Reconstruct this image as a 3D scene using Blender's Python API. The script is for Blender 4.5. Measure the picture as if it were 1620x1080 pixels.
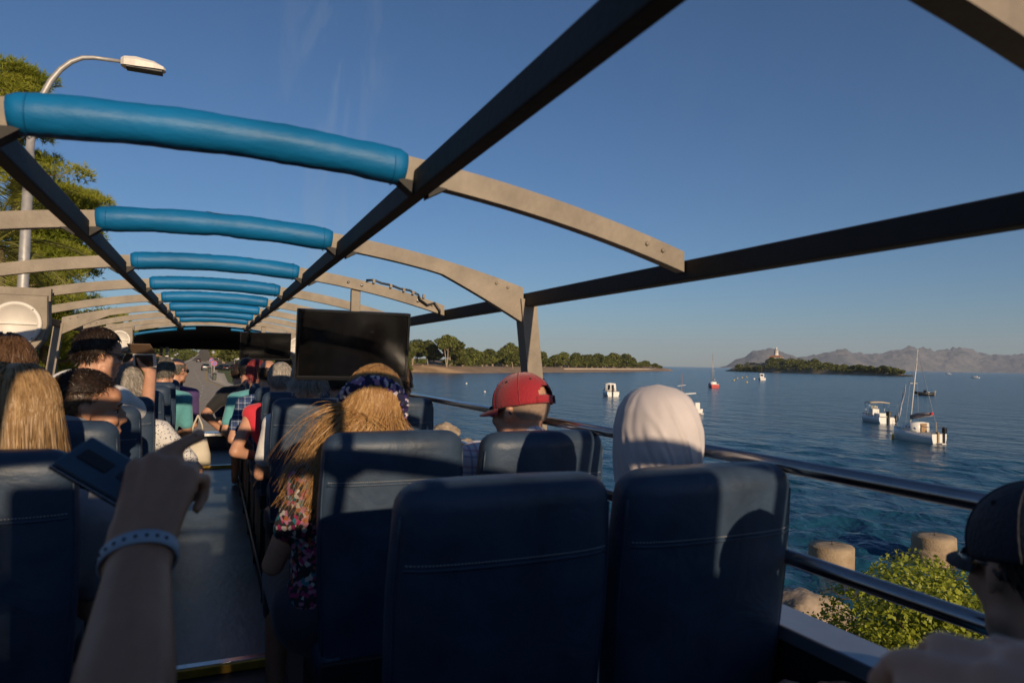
import bpy, bmesh, math, random
import numpy as np
from mathutils import Vector, Matrix, noise as mnoise
for o in list(bpy.data.objects):
    bpy.data.objects.remove(o)
scene = bpy.context.scene
COL = scene.collection
rad = math.radians
EYE = 4.0          # camera height above the road
SEA = -1.2         # sea level below the road
FLOOR = EYE - 1.3  # upper deck floor

# ------------------------------------------------------------------ camera
FPX = 1080.0
def _n(v):
    v = np.array(v, float); return v / np.linalg.norm(v)
def _cam_ray(u, v):
    return _n([(u - 810) / FPX, -(v - 540) / FPX, -1.0])
_y = _cam_ray(335, 565.8)
_z = _n(np.cross(_y, _cam_ray(1620, 589.6)))
if _z[1] < 0: _z = -_z
_z = _n(_z - _y * _z.dot(_y)); _x = np.cross(_y, _z)
CAMR = np.array([_x, _y, _z])
cam_data = bpy.data.cameras.new('camera')
cam = bpy.data.objects.new('camera', cam_data); COL.objects.link(cam)
cam.matrix_world = Matrix.Translation((0, 0, EYE)) @ Matrix(CAMR.tolist()).to_4x4()
cam_data.sensor_width = 36; cam_data.sensor_fit = 'HORIZONTAL'; cam_data.lens = 24
cam_data.clip_start = 0.03; cam_data.clip_end = 60000
cam_data.dof.use_dof = True; cam_data.dof.focus_distance = 8.0; cam_data.dof.aperture_fstop = 5.6
scene.camera = cam

# ------------------------------------------------------------------ light
SUN_DIR = Vector((-0.03, 1.0, -0.282)).normalized()   # way the light travels
SUN_EL = math.asin(-SUN_DIR.z)
SUN_AZ = math.atan2(-SUN_DIR.x, -SUN_DIR.y)          # compass angle of the sun, from +Y towards +X
world = bpy.data.worlds.new('World'); scene.world = world; world.use_nodes = True
wn = world.node_tree.nodes; wl = world.node_tree.links
wn.clear()
w_out = wn.new('ShaderNodeOutputWorld'); w_bg = wn.new('ShaderNodeBackground')
w_sky = wn.new('ShaderNodeTexSky'); w_sky.sky_type = 'NISHITA'; w_sky.sun_disc = False
w_sky.sun_elevation = SUN_EL; w_sky.sun_rotation = SUN_AZ
w_sky.air_density = 1.0; w_sky.dust_density = 0.2; w_sky.ozone_density = 6.0
w_bg.inputs['Strength'].default_value = 0.079
# thin high cirrus streaks, part of the sky itself
w_tc = wn.new('ShaderNodeTexCoord')
w_map = wn.new('ShaderNodeMapping'); w_map.inputs['Scale'].default_value = (7, 1.2, 1.6)
w_noise = wn.new('ShaderNodeTexNoise'); w_noise.inputs['Scale'].default_value = 2.6
w_noise.inputs['Detail'].default_value = 9; w_noise.inputs['Roughness'].default_value = 0.62
w_noise.inputs['Distortion'].default_value = 0.6
w_ramp = wn.new('ShaderNodeMapRange'); w_ramp.inputs['From Min'].default_value = 0.5; w_ramp.inputs['From Max'].default_value = 0.95
w_ramp.inputs['To Max'].default_value = 0.6
w_mix = wn.new('ShaderNodeMixRGB'); w_mix.inputs['Color2'].default_value = (3.6, 4.4, 5.2, 1)
wl.new(w_tc.outputs['Generated'], w_map.inputs['Vector']); wl.new(w_map.outputs[0], w_noise.inputs['Vector'])
wl.new(w_noise.outputs['Fac'], w_ramp.inputs['Value'])
w_sep = wn.new('ShaderNodeSeparateXYZ'); wl.new(w_tc.outputs['Generated'], w_sep.inputs[0])
def wmath(op, a, b=None):
    n_ = wn.new('ShaderNodeMath'); n_.operation = op
    for i_, q_ in enumerate((a, b)):
        if q_ is None: continue
        if isinstance(q_, (int, float)): n_.inputs[i_].default_value = q_
        else: wl.new(q_, n_.inputs[i_])
    return n_.outputs[0]
w_az = wmath('DIVIDE', w_sep.outputs[0], w_sep.outputs[1])
w_m = wmath('MAXIMUM', wmath('SUBTRACT', 1.0, wmath('MULTIPLY', wmath('ABSOLUTE', wmath('SUBTRACT', w_az, 0.15)), 8.0)), 0.06)
wl.new(wmath('MULTIPLY', w_m, w_ramp.outputs[0]), w_mix.inputs['Fac'])
wl.new(w_sky.outputs[0], w_mix.inputs['Color1']); wl.new(w_mix.outputs[0], w_bg.inputs['Color'])
wl.new(w_bg.outputs[0], w_out.inputs['Surface'])
sun_data = bpy.data.lights.new('sun', 'SUN'); sun = bpy.data.objects.new('sun', sun_data); COL.objects.link(sun)
sun_data.energy = 5.0; sun_data.angle = rad(0.53); sun_data.color = (1.0, 0.77, 0.52)
sun.rotation_euler = (-SUN_DIR).to_track_quat('Z', 'Y').to_euler(); sun.location = (0, 0, 60)
scene.view_settings.view_transform = 'Standard'; scene.view_settings.look = 'None'
scene.view_settings.exposure = 0.0; scene.view_settings.gamma = 1.0
scene.view_settings.use_curve_mapping = False
scene.cycles.max_bounces = 6; scene.cycles.volume_bounces = 0; scene.cycles.transparent_max_bounces = 6
scene.cycles.use_denoising = True

# ------------------------------------------------------------------ helpers
def unproject(u, v):
    return CAMR @ _cam_ray(u, v)
def at_z(u, v, z):
    w = unproject(u, v); p = w * ((z - EYE) / w[2]); return Vector((p[0], p[1], z))
def at_y(u, v, y):
    w = unproject(u, v); p = w * (y / w[1]); return Vector((p[0], p[1], p[2] + EYE))
def at_d(u, v, d):
    w = unproject(u, v); return Vector((w[0] * d, w[1] * d, w[2] * d + EYE))

class MB:
    """collects shapes and becomes ONE mesh"""
    def __init__(self): self.v = []; self.f = []; self.m = []; self.s = []
    def add(self, verts, faces, mi=0, smooth=True):
        b = len(self.v); self.v.extend([tuple(p) for p in verts])
        self.f.extend([tuple(i + b for i in f) for f in faces]); self.m.extend([mi] * len(faces)); self.s.extend([smooth] * len(faces))
        return self
    def box(self, x0, x1, y0, y1, z0, z1, mi=0, bev=0.0, M=None):
        bm = bmesh.new()
        bmesh.ops.create_cube(bm, size=1)
        for p in bm.verts:
            p.co = Vector(((x0 + x1) / 2 + p.co.x * (x1 - x0), (y0 + y1) / 2 + p.co.y * (y1 - y0), (z0 + z1) / 2 + p.co.z * (z1 - z0)))
        if bev: bmesh.ops.bevel(bm, geom=bm.edges[:], offset=bev, segments=2, affect='EDGES', profile=0.5)
        if M is not None: bmesh.ops.transform(bm, matrix=M, verts=bm.verts)
        return self.bm(bm, mi, smooth=False)
    def bm(self, bm, mi=0, smooth=True):
        bm.verts.index_update()
        self.add([p.co.copy() for p in bm.verts], [[q.index for q in f.verts] for f in bm.faces], mi, smooth)
        bm.free(); return self
    def tube(self, pts, r, n=8, mi=0, cap=True, flat=None):
        pts = [Vector(p) for p in pts]; k = len(pts)
        rs = r if isinstance(r, (list, tuple, np.ndarray)) else [r] * k
        ref = Vector((0, 0, 1)); V = []; F = []
        t0 = (pts[1] - pts[0]).normalized()
        if abs(t0.z) > 0.9: ref = Vector((0, 1, 0))
        nrm = (ref - t0 * ref.dot(t0)).normalized()
        for i, p in enumerate(pts):
            t = (pts[min(i + 1, k - 1)] - pts[max(i - 1, 0)]).normalized()
            nrm = (nrm - t * nrm.dot(t)).normalized(); b = t.cross(nrm)
            for j in range(n):
                a = 2 * math.pi * j / n
                c, s = math.cos(a), math.sin(a)
                if flat: s *= flat
                V.append(p + (nrm * c + b * s) * rs[i])
        for i in range(k - 1):
            for j in range(n):
                a = i * n + j; b = i * n + (j + 1) % n
                F.append((a, b, b + n, a + n))
        if cap: F.append(tuple(range(n - 1, -1, -1))); F.append(tuple((k - 1) * n + j for j in range(n)))
        return self.add(V, F, mi)
    def loft(self, rings, mi=0, closed=True, cap=True, smooth=True):
        n = len(rings[0]); V = [p for r in rings for p in r]; F = []
        for i in range(len(rings) - 1):
            for j in range(n if closed else n - 1):
                a = i * n + j; b = i * n + (j + 1) % n
                F.append((a, b, b + n, a + n))
        if cap and closed: F.append(tuple(range(n - 1, -1, -1))); F.append(tuple((len(rings) - 1) * n + j for j in range(n)))
        return self.add(V, F, mi, smooth)
    def lathe(self, prof, c=(0, 0, 0), n=24, mi=0, smooth=True):
        rings = [[(c[0] + r * math.cos(2 * math.pi * j / n), c[1] + r * math.sin(2 * math.pi * j / n), c[2] + z) for j in range(n)] for r, z in prof]
        return self.loft(rings, mi, True, True, smooth)
    def ell(self, c, r, mi=0, sub=2, M=None):
        bm = bmesh.new(); bmesh.ops.create_icosphere(bm, subdivisions=sub, radius=1)
        for p in bm.verts:
            q = Vector((p.co.x * r[0], p.co.y * r[1], p.co.z * r[2]))
            if M is not None: q = M @ q
            p.co = q + Vector(c)
        return self.bm(bm, mi)
    def poly(self, pts, z0, z1, mi=0):
        n = len(pts)
        V = [(x, y, z0) for x, y in pts] + [(x, y, z1) for x, y in pts]
        F = [tuple(range(n - 1, -1, -1)), tuple(range(n, 2 * n))] + [(i, (i + 1) % n, n + (i + 1) % n, n + i) for i in range(n)]
        return self.add(V, F, mi, False)
    def mesh(self, name, mats):
        me = bpy.data.meshes.new(name); me.from_pydata(self.v, [], self.f)
        for m in (mats if isinstance(mats, (list, tuple)) else [mats]): me.materials.append(m)
        me.polygons.foreach_set('material_index', self.m); me.polygons.foreach_set('use_smooth', self.s)
        me.update(); return me
    def build(self, name, mats, parent=None, off=None):
        """verts are world (or parent-local when off is None and parent sits at the origin of this frame)"""
        if off is not None: self.v = [(p[0] - off[0], p[1] - off[1], p[2] - off[2]) for p in self.v]
        return link(name, self.mesh(name, mats), parent)
def link(name, me, parent=None, loc=None):
    o = bpy.data.objects.new(name, me); COL.objects.link(o)
    if parent is not None: o.parent = parent
    if loc is not None: o.location = loc
    return o
def tag(o, label=None, cat=None, group=None, kind=None):
    if label: o['label'] = label
    if cat: o['category'] = cat
    if group: o['group'] = group
    if kind: o['kind'] = kind
    return o
def empty(name, loc, label=None, cat=None, group=None, rz=0.0):
    o = bpy.data.objects.new(name, None); COL.objects.link(o); o.location = loc; o.rotation_euler = (0, 0, rz)
    o.empty_display_size = 0.2
    return tag(o, label, cat, group)
def copy_tree(o, parent=None):
    c = o.copy(); COL.objects.link(c)
    if parent is not None: c.parent = parent
    for ch in [q for q in COL.objects if q.parent == o]: copy_tree(ch, c)
    return c
KIDS = {}
def copy_thing(o, loc, label=None, rz=0.0, s=1.0, group=None):
    c = copy_tree(o); c.location = loc; c.rotation_euler = (0, 0, rz)
    c.scale = (s, s, s) if not isinstance(s, (tuple, list)) else s
    return tag(c, label, None, group)
def quick_mesh(name, V, F, mat, smooth=False):
    """numpy verts (n,3) and equal-length faces (m,k)"""
    me = bpy.data.meshes.new(name); V = np.asarray(V, np.float32); F = np.asarray(F, np.int32)
    me.vertices.add(len(V)); me.vertices.foreach_set('co', V.ravel())
    me.loops.add(F.size); me.loops.foreach_set('vertex_index', F.ravel())
    me.polygons.add(len(F)); me.polygons.foreach_set('loop_start', np.arange(0, F.size, F.shape[1], dtype=np.int32))
    me.polygons.foreach_set('loop_total', np.full(len(F), F.shape[1], np.int32))
    if smooth: me.polygons.foreach_set('use_smooth', np.ones(len(F), bool))
    for m in (mat if isinstance(mat, (list, tuple)) else [mat]): me.materials.append(m)
    me.update(calc_edges=True); return me

# ------------------------------------------------------------------ materials
def mat(name, col, rough=0.6, metal=0.0, var=0.0, scale=8.0, col2=None, bump=0.0, bscale=60.0, spec=None, detail=6, sheen=0.0, trans=0.0, stretch=None, coat=0.0):
    m = bpy.data.materials.new(name); m.use_nodes = True
    nt = m.node_tree; b = nt.nodes['Principled BSDF']
    b.inputs['Base Color'].default_value = (*col, 1); b.inputs['Roughness'].default_value = rough; b.inputs['Metallic'].default_value = metal
    if spec is not None: b.inputs['Specular IOR Level'].default_value = spec
    if sheen: b.inputs['Sheen Weight'].default_value = sheen
    if coat: b.inputs['Coat Weight'].default_value = coat; b.inputs['Coat Roughness'].default_value = 0.1
    if trans: b.inputs['Subsurface Weight'].default_value = trans; b.inputs['Subsurface Radius'].default_value = (0.012, 0.005, 0.003); b.inputs['Subsurface Scale'].default_value = 0.6
    if var or bump:
        tc = nt.nodes.new('ShaderNodeTexCoord'); vec = tc.outputs['Object']
        if stretch:
            mp = nt.nodes.new('ShaderNodeMapping'); mp.inputs['Scale'].default_value = stretch
            nt.links.new(vec, mp.inputs['Vector']); vec = mp.outputs[0]
    if var:
        nz = nt.nodes.new('ShaderNodeTexNoise'); nz.inputs['Scale'].default_value = scale; nz.inputs['Detail'].default_value = detail; nz.inputs['Roughness'].default_value = 0.62
        rp = nt.nodes.new('ShaderNodeValToRGB'); rp.color_ramp.elements[0].position = 0.32; rp.color_ramp.elements[1].position = 0.68
        c2 = col2 or tuple(min(1, c * (1 + var)) for c in col); c1 = tuple(c * (1 - var) for c in col) if col2 is None else col
        rp.color_ramp.elements[0].color = (*c1, 1); rp.color_ramp.elements[1].color = (*c2, 1)
        nt.links.new(vec, nz.inputs['Vector']); nt.links.new(nz.outputs['Fac'], rp.inputs['Fac']); nt.links.new(rp.outputs[0], b.inputs['Base Color'])
    if bump:
        n2 = nt.nodes.new('ShaderNodeTexNoise'); n2.inputs['Scale'].default_value = bscale; n2.inputs['Detail'].default_value = 5
        bp = nt.nodes.new('ShaderNodeBump'); bp.inputs['Strength'].default_value = bump; bp.inputs['Distance'].default_value = 0.02
        nt.links.new(vec, n2.inputs['Vector']); nt.links.new(n2.outputs['Fac'], bp.inputs['Height']); nt.links.new(bp.outputs[0], b.inputs['Normal'])
    return m
def leafmat(name, c1, c2, scale=0.6, rough=0.6, transl=0.25):
    """foliage: colour drifts from clump to clump, a little light passes through"""
    m = mat(name, c1, rough, var=0.5, scale=scale, col2=c2, detail=4)
    nt = m.node_tree; b = nt.nodes['Principled BSDF']; out = nt.nodes['Material Output']
    tr = nt.nodes.new('ShaderNodeBsdfTranslucent'); mx = nt.nodes.new('ShaderNodeMixShader'); mx.inputs[0].default_value = transl
    src = b.inputs['Base Color'].links[0].from_socket
    nt.links.new(src, tr.inputs['Color']); nt.links.new(b.outputs[0], mx.inputs[1]); nt.links.new(tr.outputs[0], mx.inputs[2]); nt.links.new(mx.outputs[0], out.inputs['Surface'])
    b.inputs['Specular IOR Level'].default_value = 0.25
    return m
def random_tint(m, amount=0.35):
    """per-object brightness so that copies differ"""
    nt = m.node_tree; b = nt.nodes['Principled BSDF']
    oi = nt.nodes.new('ShaderNodeObjectInfo'); hs = nt.nodes.new('ShaderNodeHueSaturation')
    mr = nt.nodes.new('ShaderNodeMapRange'); mr.inputs['To Min'].default_value = 1 - amount; mr.inputs['To Max'].default_value = 1 + amount
    src = b.inputs['Base Color'].links[0].from_socket
    nt.links.new(oi.outputs['Random'], mr.inputs['Value']); nt.links.new(mr.outputs[0], hs.inputs['Value']); nt.links.new(src, hs.inputs['Color'])
    for l in list(src.links):
        if l.to_node != hs: nt.links.new(hs.outputs[0], l.to_socket)
    return m
M = {}
M['asphalt'] = mat('asphalt', (0.38, 0.325, 0.24), 0.9, var=0.25, scale=1.3, bump=0.35, bscale=90)
M['paint_white'] = mat('road_paint', (0.55, 0.54, 0.5), 0.8, var=0.2, scale=9)
M['paint_yellow'] = mat('yellow_paint', (0.55, 0.36, 0.05), 0.7, var=0.2, scale=9)
M['pavement'] = mat('pavement', (0.56, 0.48, 0.36), 0.9, var=0.15, scale=2.5, bump=0.3, bscale=30)
M['kerb'] = mat('kerb', (0.38, 0.35, 0.3), 0.85, var=0.15, scale=4)
M['earth'] = mat('earth', (0.2, 0.145, 0.09), 0.95, var=0.4, scale=0.35, col2=(0.11, 0.1, 0.045), bump=0.6, bscale=3)
M['grass'] = mat('grass', (0.07, 0.1, 0.018), 0.95, var=0.4, scale=1.2, col2=(0.12, 0.14, 0.03), bump=0.7, bscale=25)
M['sand'] = mat('sand', (0.36, 0.245, 0.15), 0.95, var=0.3, scale=0.12, col2=(0.22, 0.15, 0.09), bump=0.5, bscale=0.8)
M['rock'] = mat('rock', (0.42, 0.33, 0.24), 0.95, var=0.45, scale=2.2, col2=(0.2, 0.15, 0.1), bump=1.0, bscale=9)
M['concrete'] = mat('concrete', (0.38, 0.29, 0.19), 0.9, var=0.35, scale=1.8, col2=(0.24, 0.17, 0.1), bump=1.0, bscale=24)
M['frame'] = mat('bus_frame_paint', (0.235, 0.195, 0.148), 0.6, var=0.22, scale=9, bump=0.1, bscale=70)
M['beam'] = mat('bus_beam_paint', (0.024, 0.021, 0.019), 0.7, var=0.2, scale=9, bump=0.1, bscale=70)
M['blue_pad'] = mat('blue_vinyl', (0.004, 0.13, 0.31), 0.5, var=0.22, scale=4, bump=0.35, bscale=14, stretch=(0.5, 1, 1), spec=0.3)
M['zip'] = mat('dark_webbing', (0.012, 0.014, 0.018), 0.8)
M['vinyl'] = mat('navy_vinyl', (0.031, 0.052, 0.088), 0.45, var=0.3, scale=7, bump=0.06, bscale=240, spec=0.34)
_v = M['vinyl'].node_tree; _n2 = _v.nodes.new('ShaderNodeTexNoise'); _n2.inputs['Scale'].default_value = 7; _n2.inputs['Detail'].default_value = 3; _n2.inputs['Distortion'].default_value = 1.2
_b2 = _v.nodes.new('ShaderNodeBump'); _b2.inputs['Strength'].default_value = 0.3; _b2.inputs['Distance'].default_value = 0.02
_v.links.new(_v.nodes['Texture Coordinate'].outputs['Object'], _n2.inputs['Vector']); _v.links.new(_n2.outputs['Fac'], _b2.inputs['Height']); _v.links.new(_b2.outputs[0], _v.nodes['Bump'].inputs['Normal'])
M['thread'] = mat('grey_thread', (0.26, 0.27, 0.29), 0.7)
M['dark_plastic'] = mat('dark_plastic', (0.016, 0.017, 0.02), 0.5, var=0.2, scale=12)
M['black'] = mat('black_plastic', (0.006, 0.006, 0.007), 0.35)
M['screen'] = mat('dark_screen', (0.004, 0.004, 0.004), 0.12, var=0.3, scale=20, spec=0.6)
M['steel'] = mat('stainless_tube', (0.42, 0.42, 0.43), 0.2, 1.0, var=0.1, scale=20)
M['alu'] = mat('aluminium_sill', (0.28, 0.31, 0.36), 0.35, 0.6, var=0.1, scale=6)
M['bus_floor'] = mat('bus_floor', (0.10, 0.125, 0.14), 0.4, var=0.35, scale=6, bump=0.12, bscale=30, stretch=(1, 0.4, 1))
M['bus_blue'] = mat('bus_paint', (0.01, 0.06, 0.2), 0.3, var=0.05, scale=3)
M['canopy'] = mat('canopy_lining', (0.006, 0.007, 0.01), 0.9)
M['white_gloss'] = mat('white_gloss', (0.74, 0.72, 0.68), 0.35, var=0.08, scale=6)
M['white_plastic'] = mat('white_plastic', (0.66, 0.62, 0.56), 0.5, var=0.06, scale=14)
M['yellow_strip'] = mat('yellow_strip', (0.5, 0.3, 0.03), 0.6, var=0.2, scale=20)
M['galv'] = mat('galvanised_steel', (0.36, 0.35, 0.34), 0.5, 0.3, var=0.15, scale=9)
M['trunk'] = mat('bark', (0.16, 0.11, 0.075), 0.95, var=0.4, scale=3, bump=0.8, bscale=14, stretch=(1, 1, 0.3))
M['trunk_pale'] = mat('pale_bark', (0.34, 0.27, 0.2), 0.95, var=0.3, scale=1.2)
M['pine'] = leafmat('pine_needles', (0.19, 0.24, 0.025), (0.42, 0.41, 0.06), 0.55, transl=0.4)
M['far_pine'] = random_tint(leafmat('far_pine_needles', (0.07, 0.09, 0.017), (0.17, 0.175, 0.04), 0.22), 0.3)
M['palm'] = leafmat('palm_leaf', (0.16, 0.17, 0.035), (0.3, 0.28, 0.08), 1.2)
M['shrub'] = random_tint(leafmat('shrub_leaf', (0.06, 0.085, 0.018), (0.17, 0.18, 0.045), 1.4), 0.3)
M['olive'] = random_tint(leafmat('olive_leaf', (0.13, 0.14, 0.07), (0.22, 0.21, 0.1), 1.5), 0.2)
M['mastic'] = leafmat('mastic_leaf', (0.16, 0.21, 0.02), (0.38, 0.40, 0.05), 3.0, rough=0.4, transl=0.35)
M['skin'] = mat('skin', (0.50, 0.265, 0.17), 0.5, var=0.12, scale=18, trans=0.12, bump=0.06, bscale=120)
M['skin_tan'] = mat('tanned_skin', (0.40, 0.195, 0.11), 0.5, var=0.14, scale=18, trans=0.1, bump=0.06, bscale=120)
M['skin_pale'] = mat('pale_skin', (0.60, 0.33, 0.22), 0.5, var=0.1, scale=18, trans=0.12, bump=0.06, bscale=120)
def cloth(name, col, var=0.08, **k): return mat(name, col, 0.85, var=var, scale=10, sheen=0.2, bump=0.25, bscale=22, **k)
M['denim'] = cloth('dark_denim', (0.03, 0.035, 0.05)); M['white_cloth'] = cloth('white_cotton', (0.7, 0.68, 0.66))
M['black_cloth'] = cloth('black_cotton', (0.012, 0.012, 0.014)); M['teal_cloth'] = cloth('teal_cotton', (0.1, 0.33, 0.36))
M['purple_cloth'] = cloth('purple_cotton', (0.06, 0.035, 0.13)); M['red_cloth'] = cloth('red_cotton', (0.62, 0.03, 0.05))
M['red_cap'] = mat('red_twill', (0.30, 0.008, 0.018), 0.8, var=0.1, scale=14, bump=0.3, bscale=150, sheen=0.3)
M['navy_cap'] = mat('navy_twill', (0.012, 0.016, 0.028), 0.8, var=0.1, scale=14, bump=0.3, bscale=150)
M['scarf'] = mat('white_scarf', (0.56, 0.51, 0.51), 0.9, var=0.04, scale=12, bump=0.1, bscale=500, sheen=0.1)
M['grey_cloth'] = cloth('grey_cotton', (0.2, 0.2, 0.22)); M['navy_cloth'] = cloth('navy_cotton', (0.02, 0.03, 0.07))
def hair(name, c1, c2): return mat(name, c1, 0.42, var=0.5, scale=70, col2=c2, detail=3, spec=0.35, stretch=(1, 1, 0.12))
M['hair_blond'] = hair('blond_hair', (0.22, 0.125, 0.05), (0.42, 0.27, 0.13)); M['hair_honey'] = hair('honey_hair', (0.26, 0.13, 0.045), (0.44, 0.26, 0.1))
M['hair_dark'] = hair('dark_hair', (0.012, 0.008, 0.006), (0.04, 0.024, 0.015)); M['hair_black'] = hair('black_hair', (0.008, 0.007, 0.007), (0.02, 0.017, 0.015))
M['hair_grey'] = hair('grey_hair', (0.2, 0.18, 0.16), (0.42, 0.38, 0.33)); M['hair_white'] = hair('white_hair', (0.3, 0.28, 0.26), (0.55, 0.5, 0.45))
M['hair_brown'] = hair('brown_hair', (0.06, 0.03, 0.016), (0.14, 0.075, 0.035)); M['hair_red'] = hair('red_hair', (0.16, 0.02, 0.02), (0.3, 0.05, 0.05))
M['hair_pepper'] = hair('pepper_hair', (0.05, 0.045, 0.04), (0.2, 0.18, 0.15))
M['stubble'] = mat('shaved_hair', (0.27, 0.19, 0.14), 0.8, var=0.15, scale=60)
M['glass'] = mat('dark_glass', (0.01, 0.012, 0.014), 0.06, spec=0.8)
M['eye'] = mat('eye_white', (0.38, 0.34, 0.31), 0.25); M['orange_tile'] = mat('orange_roof_tile', (0.42, 0.17, 0.07), 0.85, var=0.25, scale=0.8)
M['white_wall'] = mat('white_render', (0.62, 0.59, 0.55), 0.85, var=0.06, scale=0.5)
def pattern(name, cols, scale, kind='voronoi'):
    m = mat(name, cols[0], 0.85, bump=0.2, bscale=22); nt = m.node_tree; b = nt.nodes['Principled BSDF']
    tc = nt.nodes.new('ShaderNodeTexCoord'); vo = nt.nodes.new('ShaderNodeTexVoronoi'); vo.inputs['Scale'].default_value = scale
    rp = nt.nodes.new('ShaderNodeValToRGB'); rp.color_ramp.interpolation = 'CONSTANT'
    e = rp.color_ramp.elements
    while len(e) < len(cols): e.new(0.5)
    for i, c in enumerate(cols): e[i].position = i / len(cols) * 0.9 + 0.05 * (i > 0); e[i].color = (*c, 1)
    sp = nt.nodes.new('ShaderNodeSeparateColor'); nt.links.new(tc.outputs['Object'], vo.inputs['Vector'])
    nt.links.new(vo.outputs['Color'], sp.inputs[0]); nt.links.new(sp.outputs[0], rp.inputs['Fac']); nt.links.new(rp.outputs[0], b.inputs['Base Color'])
    return m
M['floral'] = pattern('floral_print', [(0.02, 0.02, 0.03), (0.3, 0.02, 0.1), (0.012, 0.012, 0.016), (0.45, 0.42, 0.4), (0.02, 0.16, 0.2), (0.012, 0.012, 0.016), (0.3, 0.09, 0.03), (0.015, 0.015, 0.02), (0.35, 0.14, 0.22)], 75)
M['scrunch'] = pattern('flowered_scarf', [(0.012, 0.014, 0.05), (0.012, 0.014, 0.05), (0.016, 0.012, 0.06), (0.3, 0.16, 0.3), (0.05, 0.03, 0.16), (0.55, 0.48, 0.52)], 75)
M['speckle'] = pattern('speckled_blouse', [(0.64, 0.62, 0.6)] * 9 + [(0.05, 0.05, 0.1)], 190)
def plaid(name, base, line, line2, scale):
    m = mat(name, base, 0.85, bump=0.2, bscale=22); nt = m.node_tree; b = nt.nodes['Principled BSDF']
    tc = nt.nodes.new('ShaderNodeTexCoord'); prev = None
    for i, (ax, c) in enumerate(((0, line), (2, line), (0, line2), (2, line2))):
        sx = nt.nodes.new('ShaderNodeSeparateXYZ'); nt.links.new(tc.outputs['Object'], sx.inputs[0])
        mu = nt.nodes.new('ShaderNodeMath'); mu.operation = 'MULTIPLY_ADD'; mu.inputs[1].default_value = scale; mu.inputs[2].default_value = 0.37 * (i > 1)
        nt.links.new(sx.outputs[ax], mu.inputs[0])
        fr = nt.nodes.new('ShaderNodeMath'); fr.operation = 'FRACT'; nt.links.new(mu.outputs[0], fr.inputs[0])
        lt = nt.nodes.new('ShaderNodeMath'); lt.operation = 'LESS_THAN'; lt.inputs[1].default_value = 0.12; nt.links.new(fr.outputs[0], lt.inputs[0])
        sc = nt.nodes.new('ShaderNodeMath'); sc.operation = 'MULTIPLY'; sc.inputs[1].default_value = 0.6; nt.links.new(lt.outputs[0], sc.inputs[0])
        mx = nt.nodes.new('ShaderNodeMixRGB'); mx.inputs['Color1'].default_value = (*base, 1); mx.inputs['Color2'].default_value = (*c, 1)
        if prev: nt.links.new(prev, mx.inputs['Color1'])
        nt.links.new(sc.outputs[0], mx.inputs['Fac']); prev = mx.outputs[0]
    nt.links.new(prev, b.inputs['Base Color']); return m
M['plaid'] = plaid('white_plaid', (0.66, 0.63, 0.66), (0.42, 0.16, 0.24), (0.2, 0.22, 0.4), 19)
M['blue_plaid'] = plaid('blue_plaid', (0.03, 0.06, 0.16), (0.4, 0.45, 0.5), (0.01, 0.015, 0.04), 22)

# ================================================================== SETTING
rng = np.random.default_rng(7); random.seed(7)
def vnoise(x, y, s=1.0, seed=0.0):
    return mnoise.noise(Vector((x * s + seed, y * s - seed, seed * 0.7)))
def strip(name, rows, ncross, height, m, kind='structure', parent=None, uvs=None):
    """rows: list of (left point, right point) ground lines; height(x, y, i, t) gives z"""
    V = []; F = []
    for i, (a, b) in enumerate(rows):
        for j in range(ncross):
            t = uvs[j] if uvs is not None else j / (ncross - 1)
            x = a[0] + (b[0] - a[0]) * t; y = a[1] + (b[1] - a[1]) * t
            V.append((x, y, height(x, y, i, t)))
    for i in range(len(rows) - 1):
        for j in range(ncross - 1):
            p = i * ncross + j; F.append((p, p + 1, p + 1 + ncross, p + ncross))
    o = link(name, quick_mesh(name, V, F, m, True), parent)
    if kind: o['kind'] = kind
    return o
ROAD = [(-80, -3.3, 3.2, 0), (0, -3.3, 3.2, 0), (50, -3.4, 3.1, 0), (90, -4.4, 2.9, 0), (98, -4.5, 1.9, 0.02), (124, -5.0, -0.65, 0.3), (147, -5.9, -0.65, 0.75),
        (182, -7.2, -0.7, 1.2), (260, -7.9, -1.4, 1.8), (381, -8.9, -2.4, 2.7), (600, -10.5, -4.2, 5.2), (840, -12.4, -5.9, 8.3), (1000, -17, -10, 9), (3000, -60, -50, 9)]
def road_at(y):
    ys = [r[0] for r in ROAD]
    return tuple(float(np.interp(y, ys, [r[k] for r in ROAD])) for k in (1, 2, 3))
SHORE = [(-80, 9), (0, 9.8), (10, 10.4), (36, 13.4), (47, 15.2), (80, 20), (120, 28), (200, 45), (280, 68), (325, 84), (400, 95), (520, 110), (800, 150), (3000, 900)]
def shore_x(y): return float(np.interp(y, [s[0] for s in SHORE], [s[1] for s in SHORE]))
def land_z(x, y):
    xl, xr, zr = road_at(y)
    sx = shore_x(y)
    if x > xr:
        t = (x - xr - 1.9) / max(sx - xr - 1.9, 1)
        z = zr * max(0, 1 - 0.25 * max(t, 0)) - 0.03
        if t > 0.3: z -= (t - 0.3) / 0.7 * (z - SEA + 0.0) if t < 1 else (z - SEA) + (x - sx) * 0.25
        if y < 320: z += 0.18 * vnoise(x, y, 0.7) * min(1, max(0, t * 4))
        else: z = zr + min(14, (y - 320) * 0.012) * (1 - min(1, max(0, t)) ** 2) + vnoise(x, y, 0.01) * 2 if t < 1 else SEA - 2
        return z
    d = xl - 1.6 - x
    z = zr - 0.06
    if x < xl: z = zr - 0.03
    if d > 0:
        z += min(d * 0.22, 3 + d * 0.05) + 0.35 * vnoise(x, y, 0.25) * min(1, d / 3)
        z = min(z, 60 + vnoise(x, y, 0.004) * 18)
    return z
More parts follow.
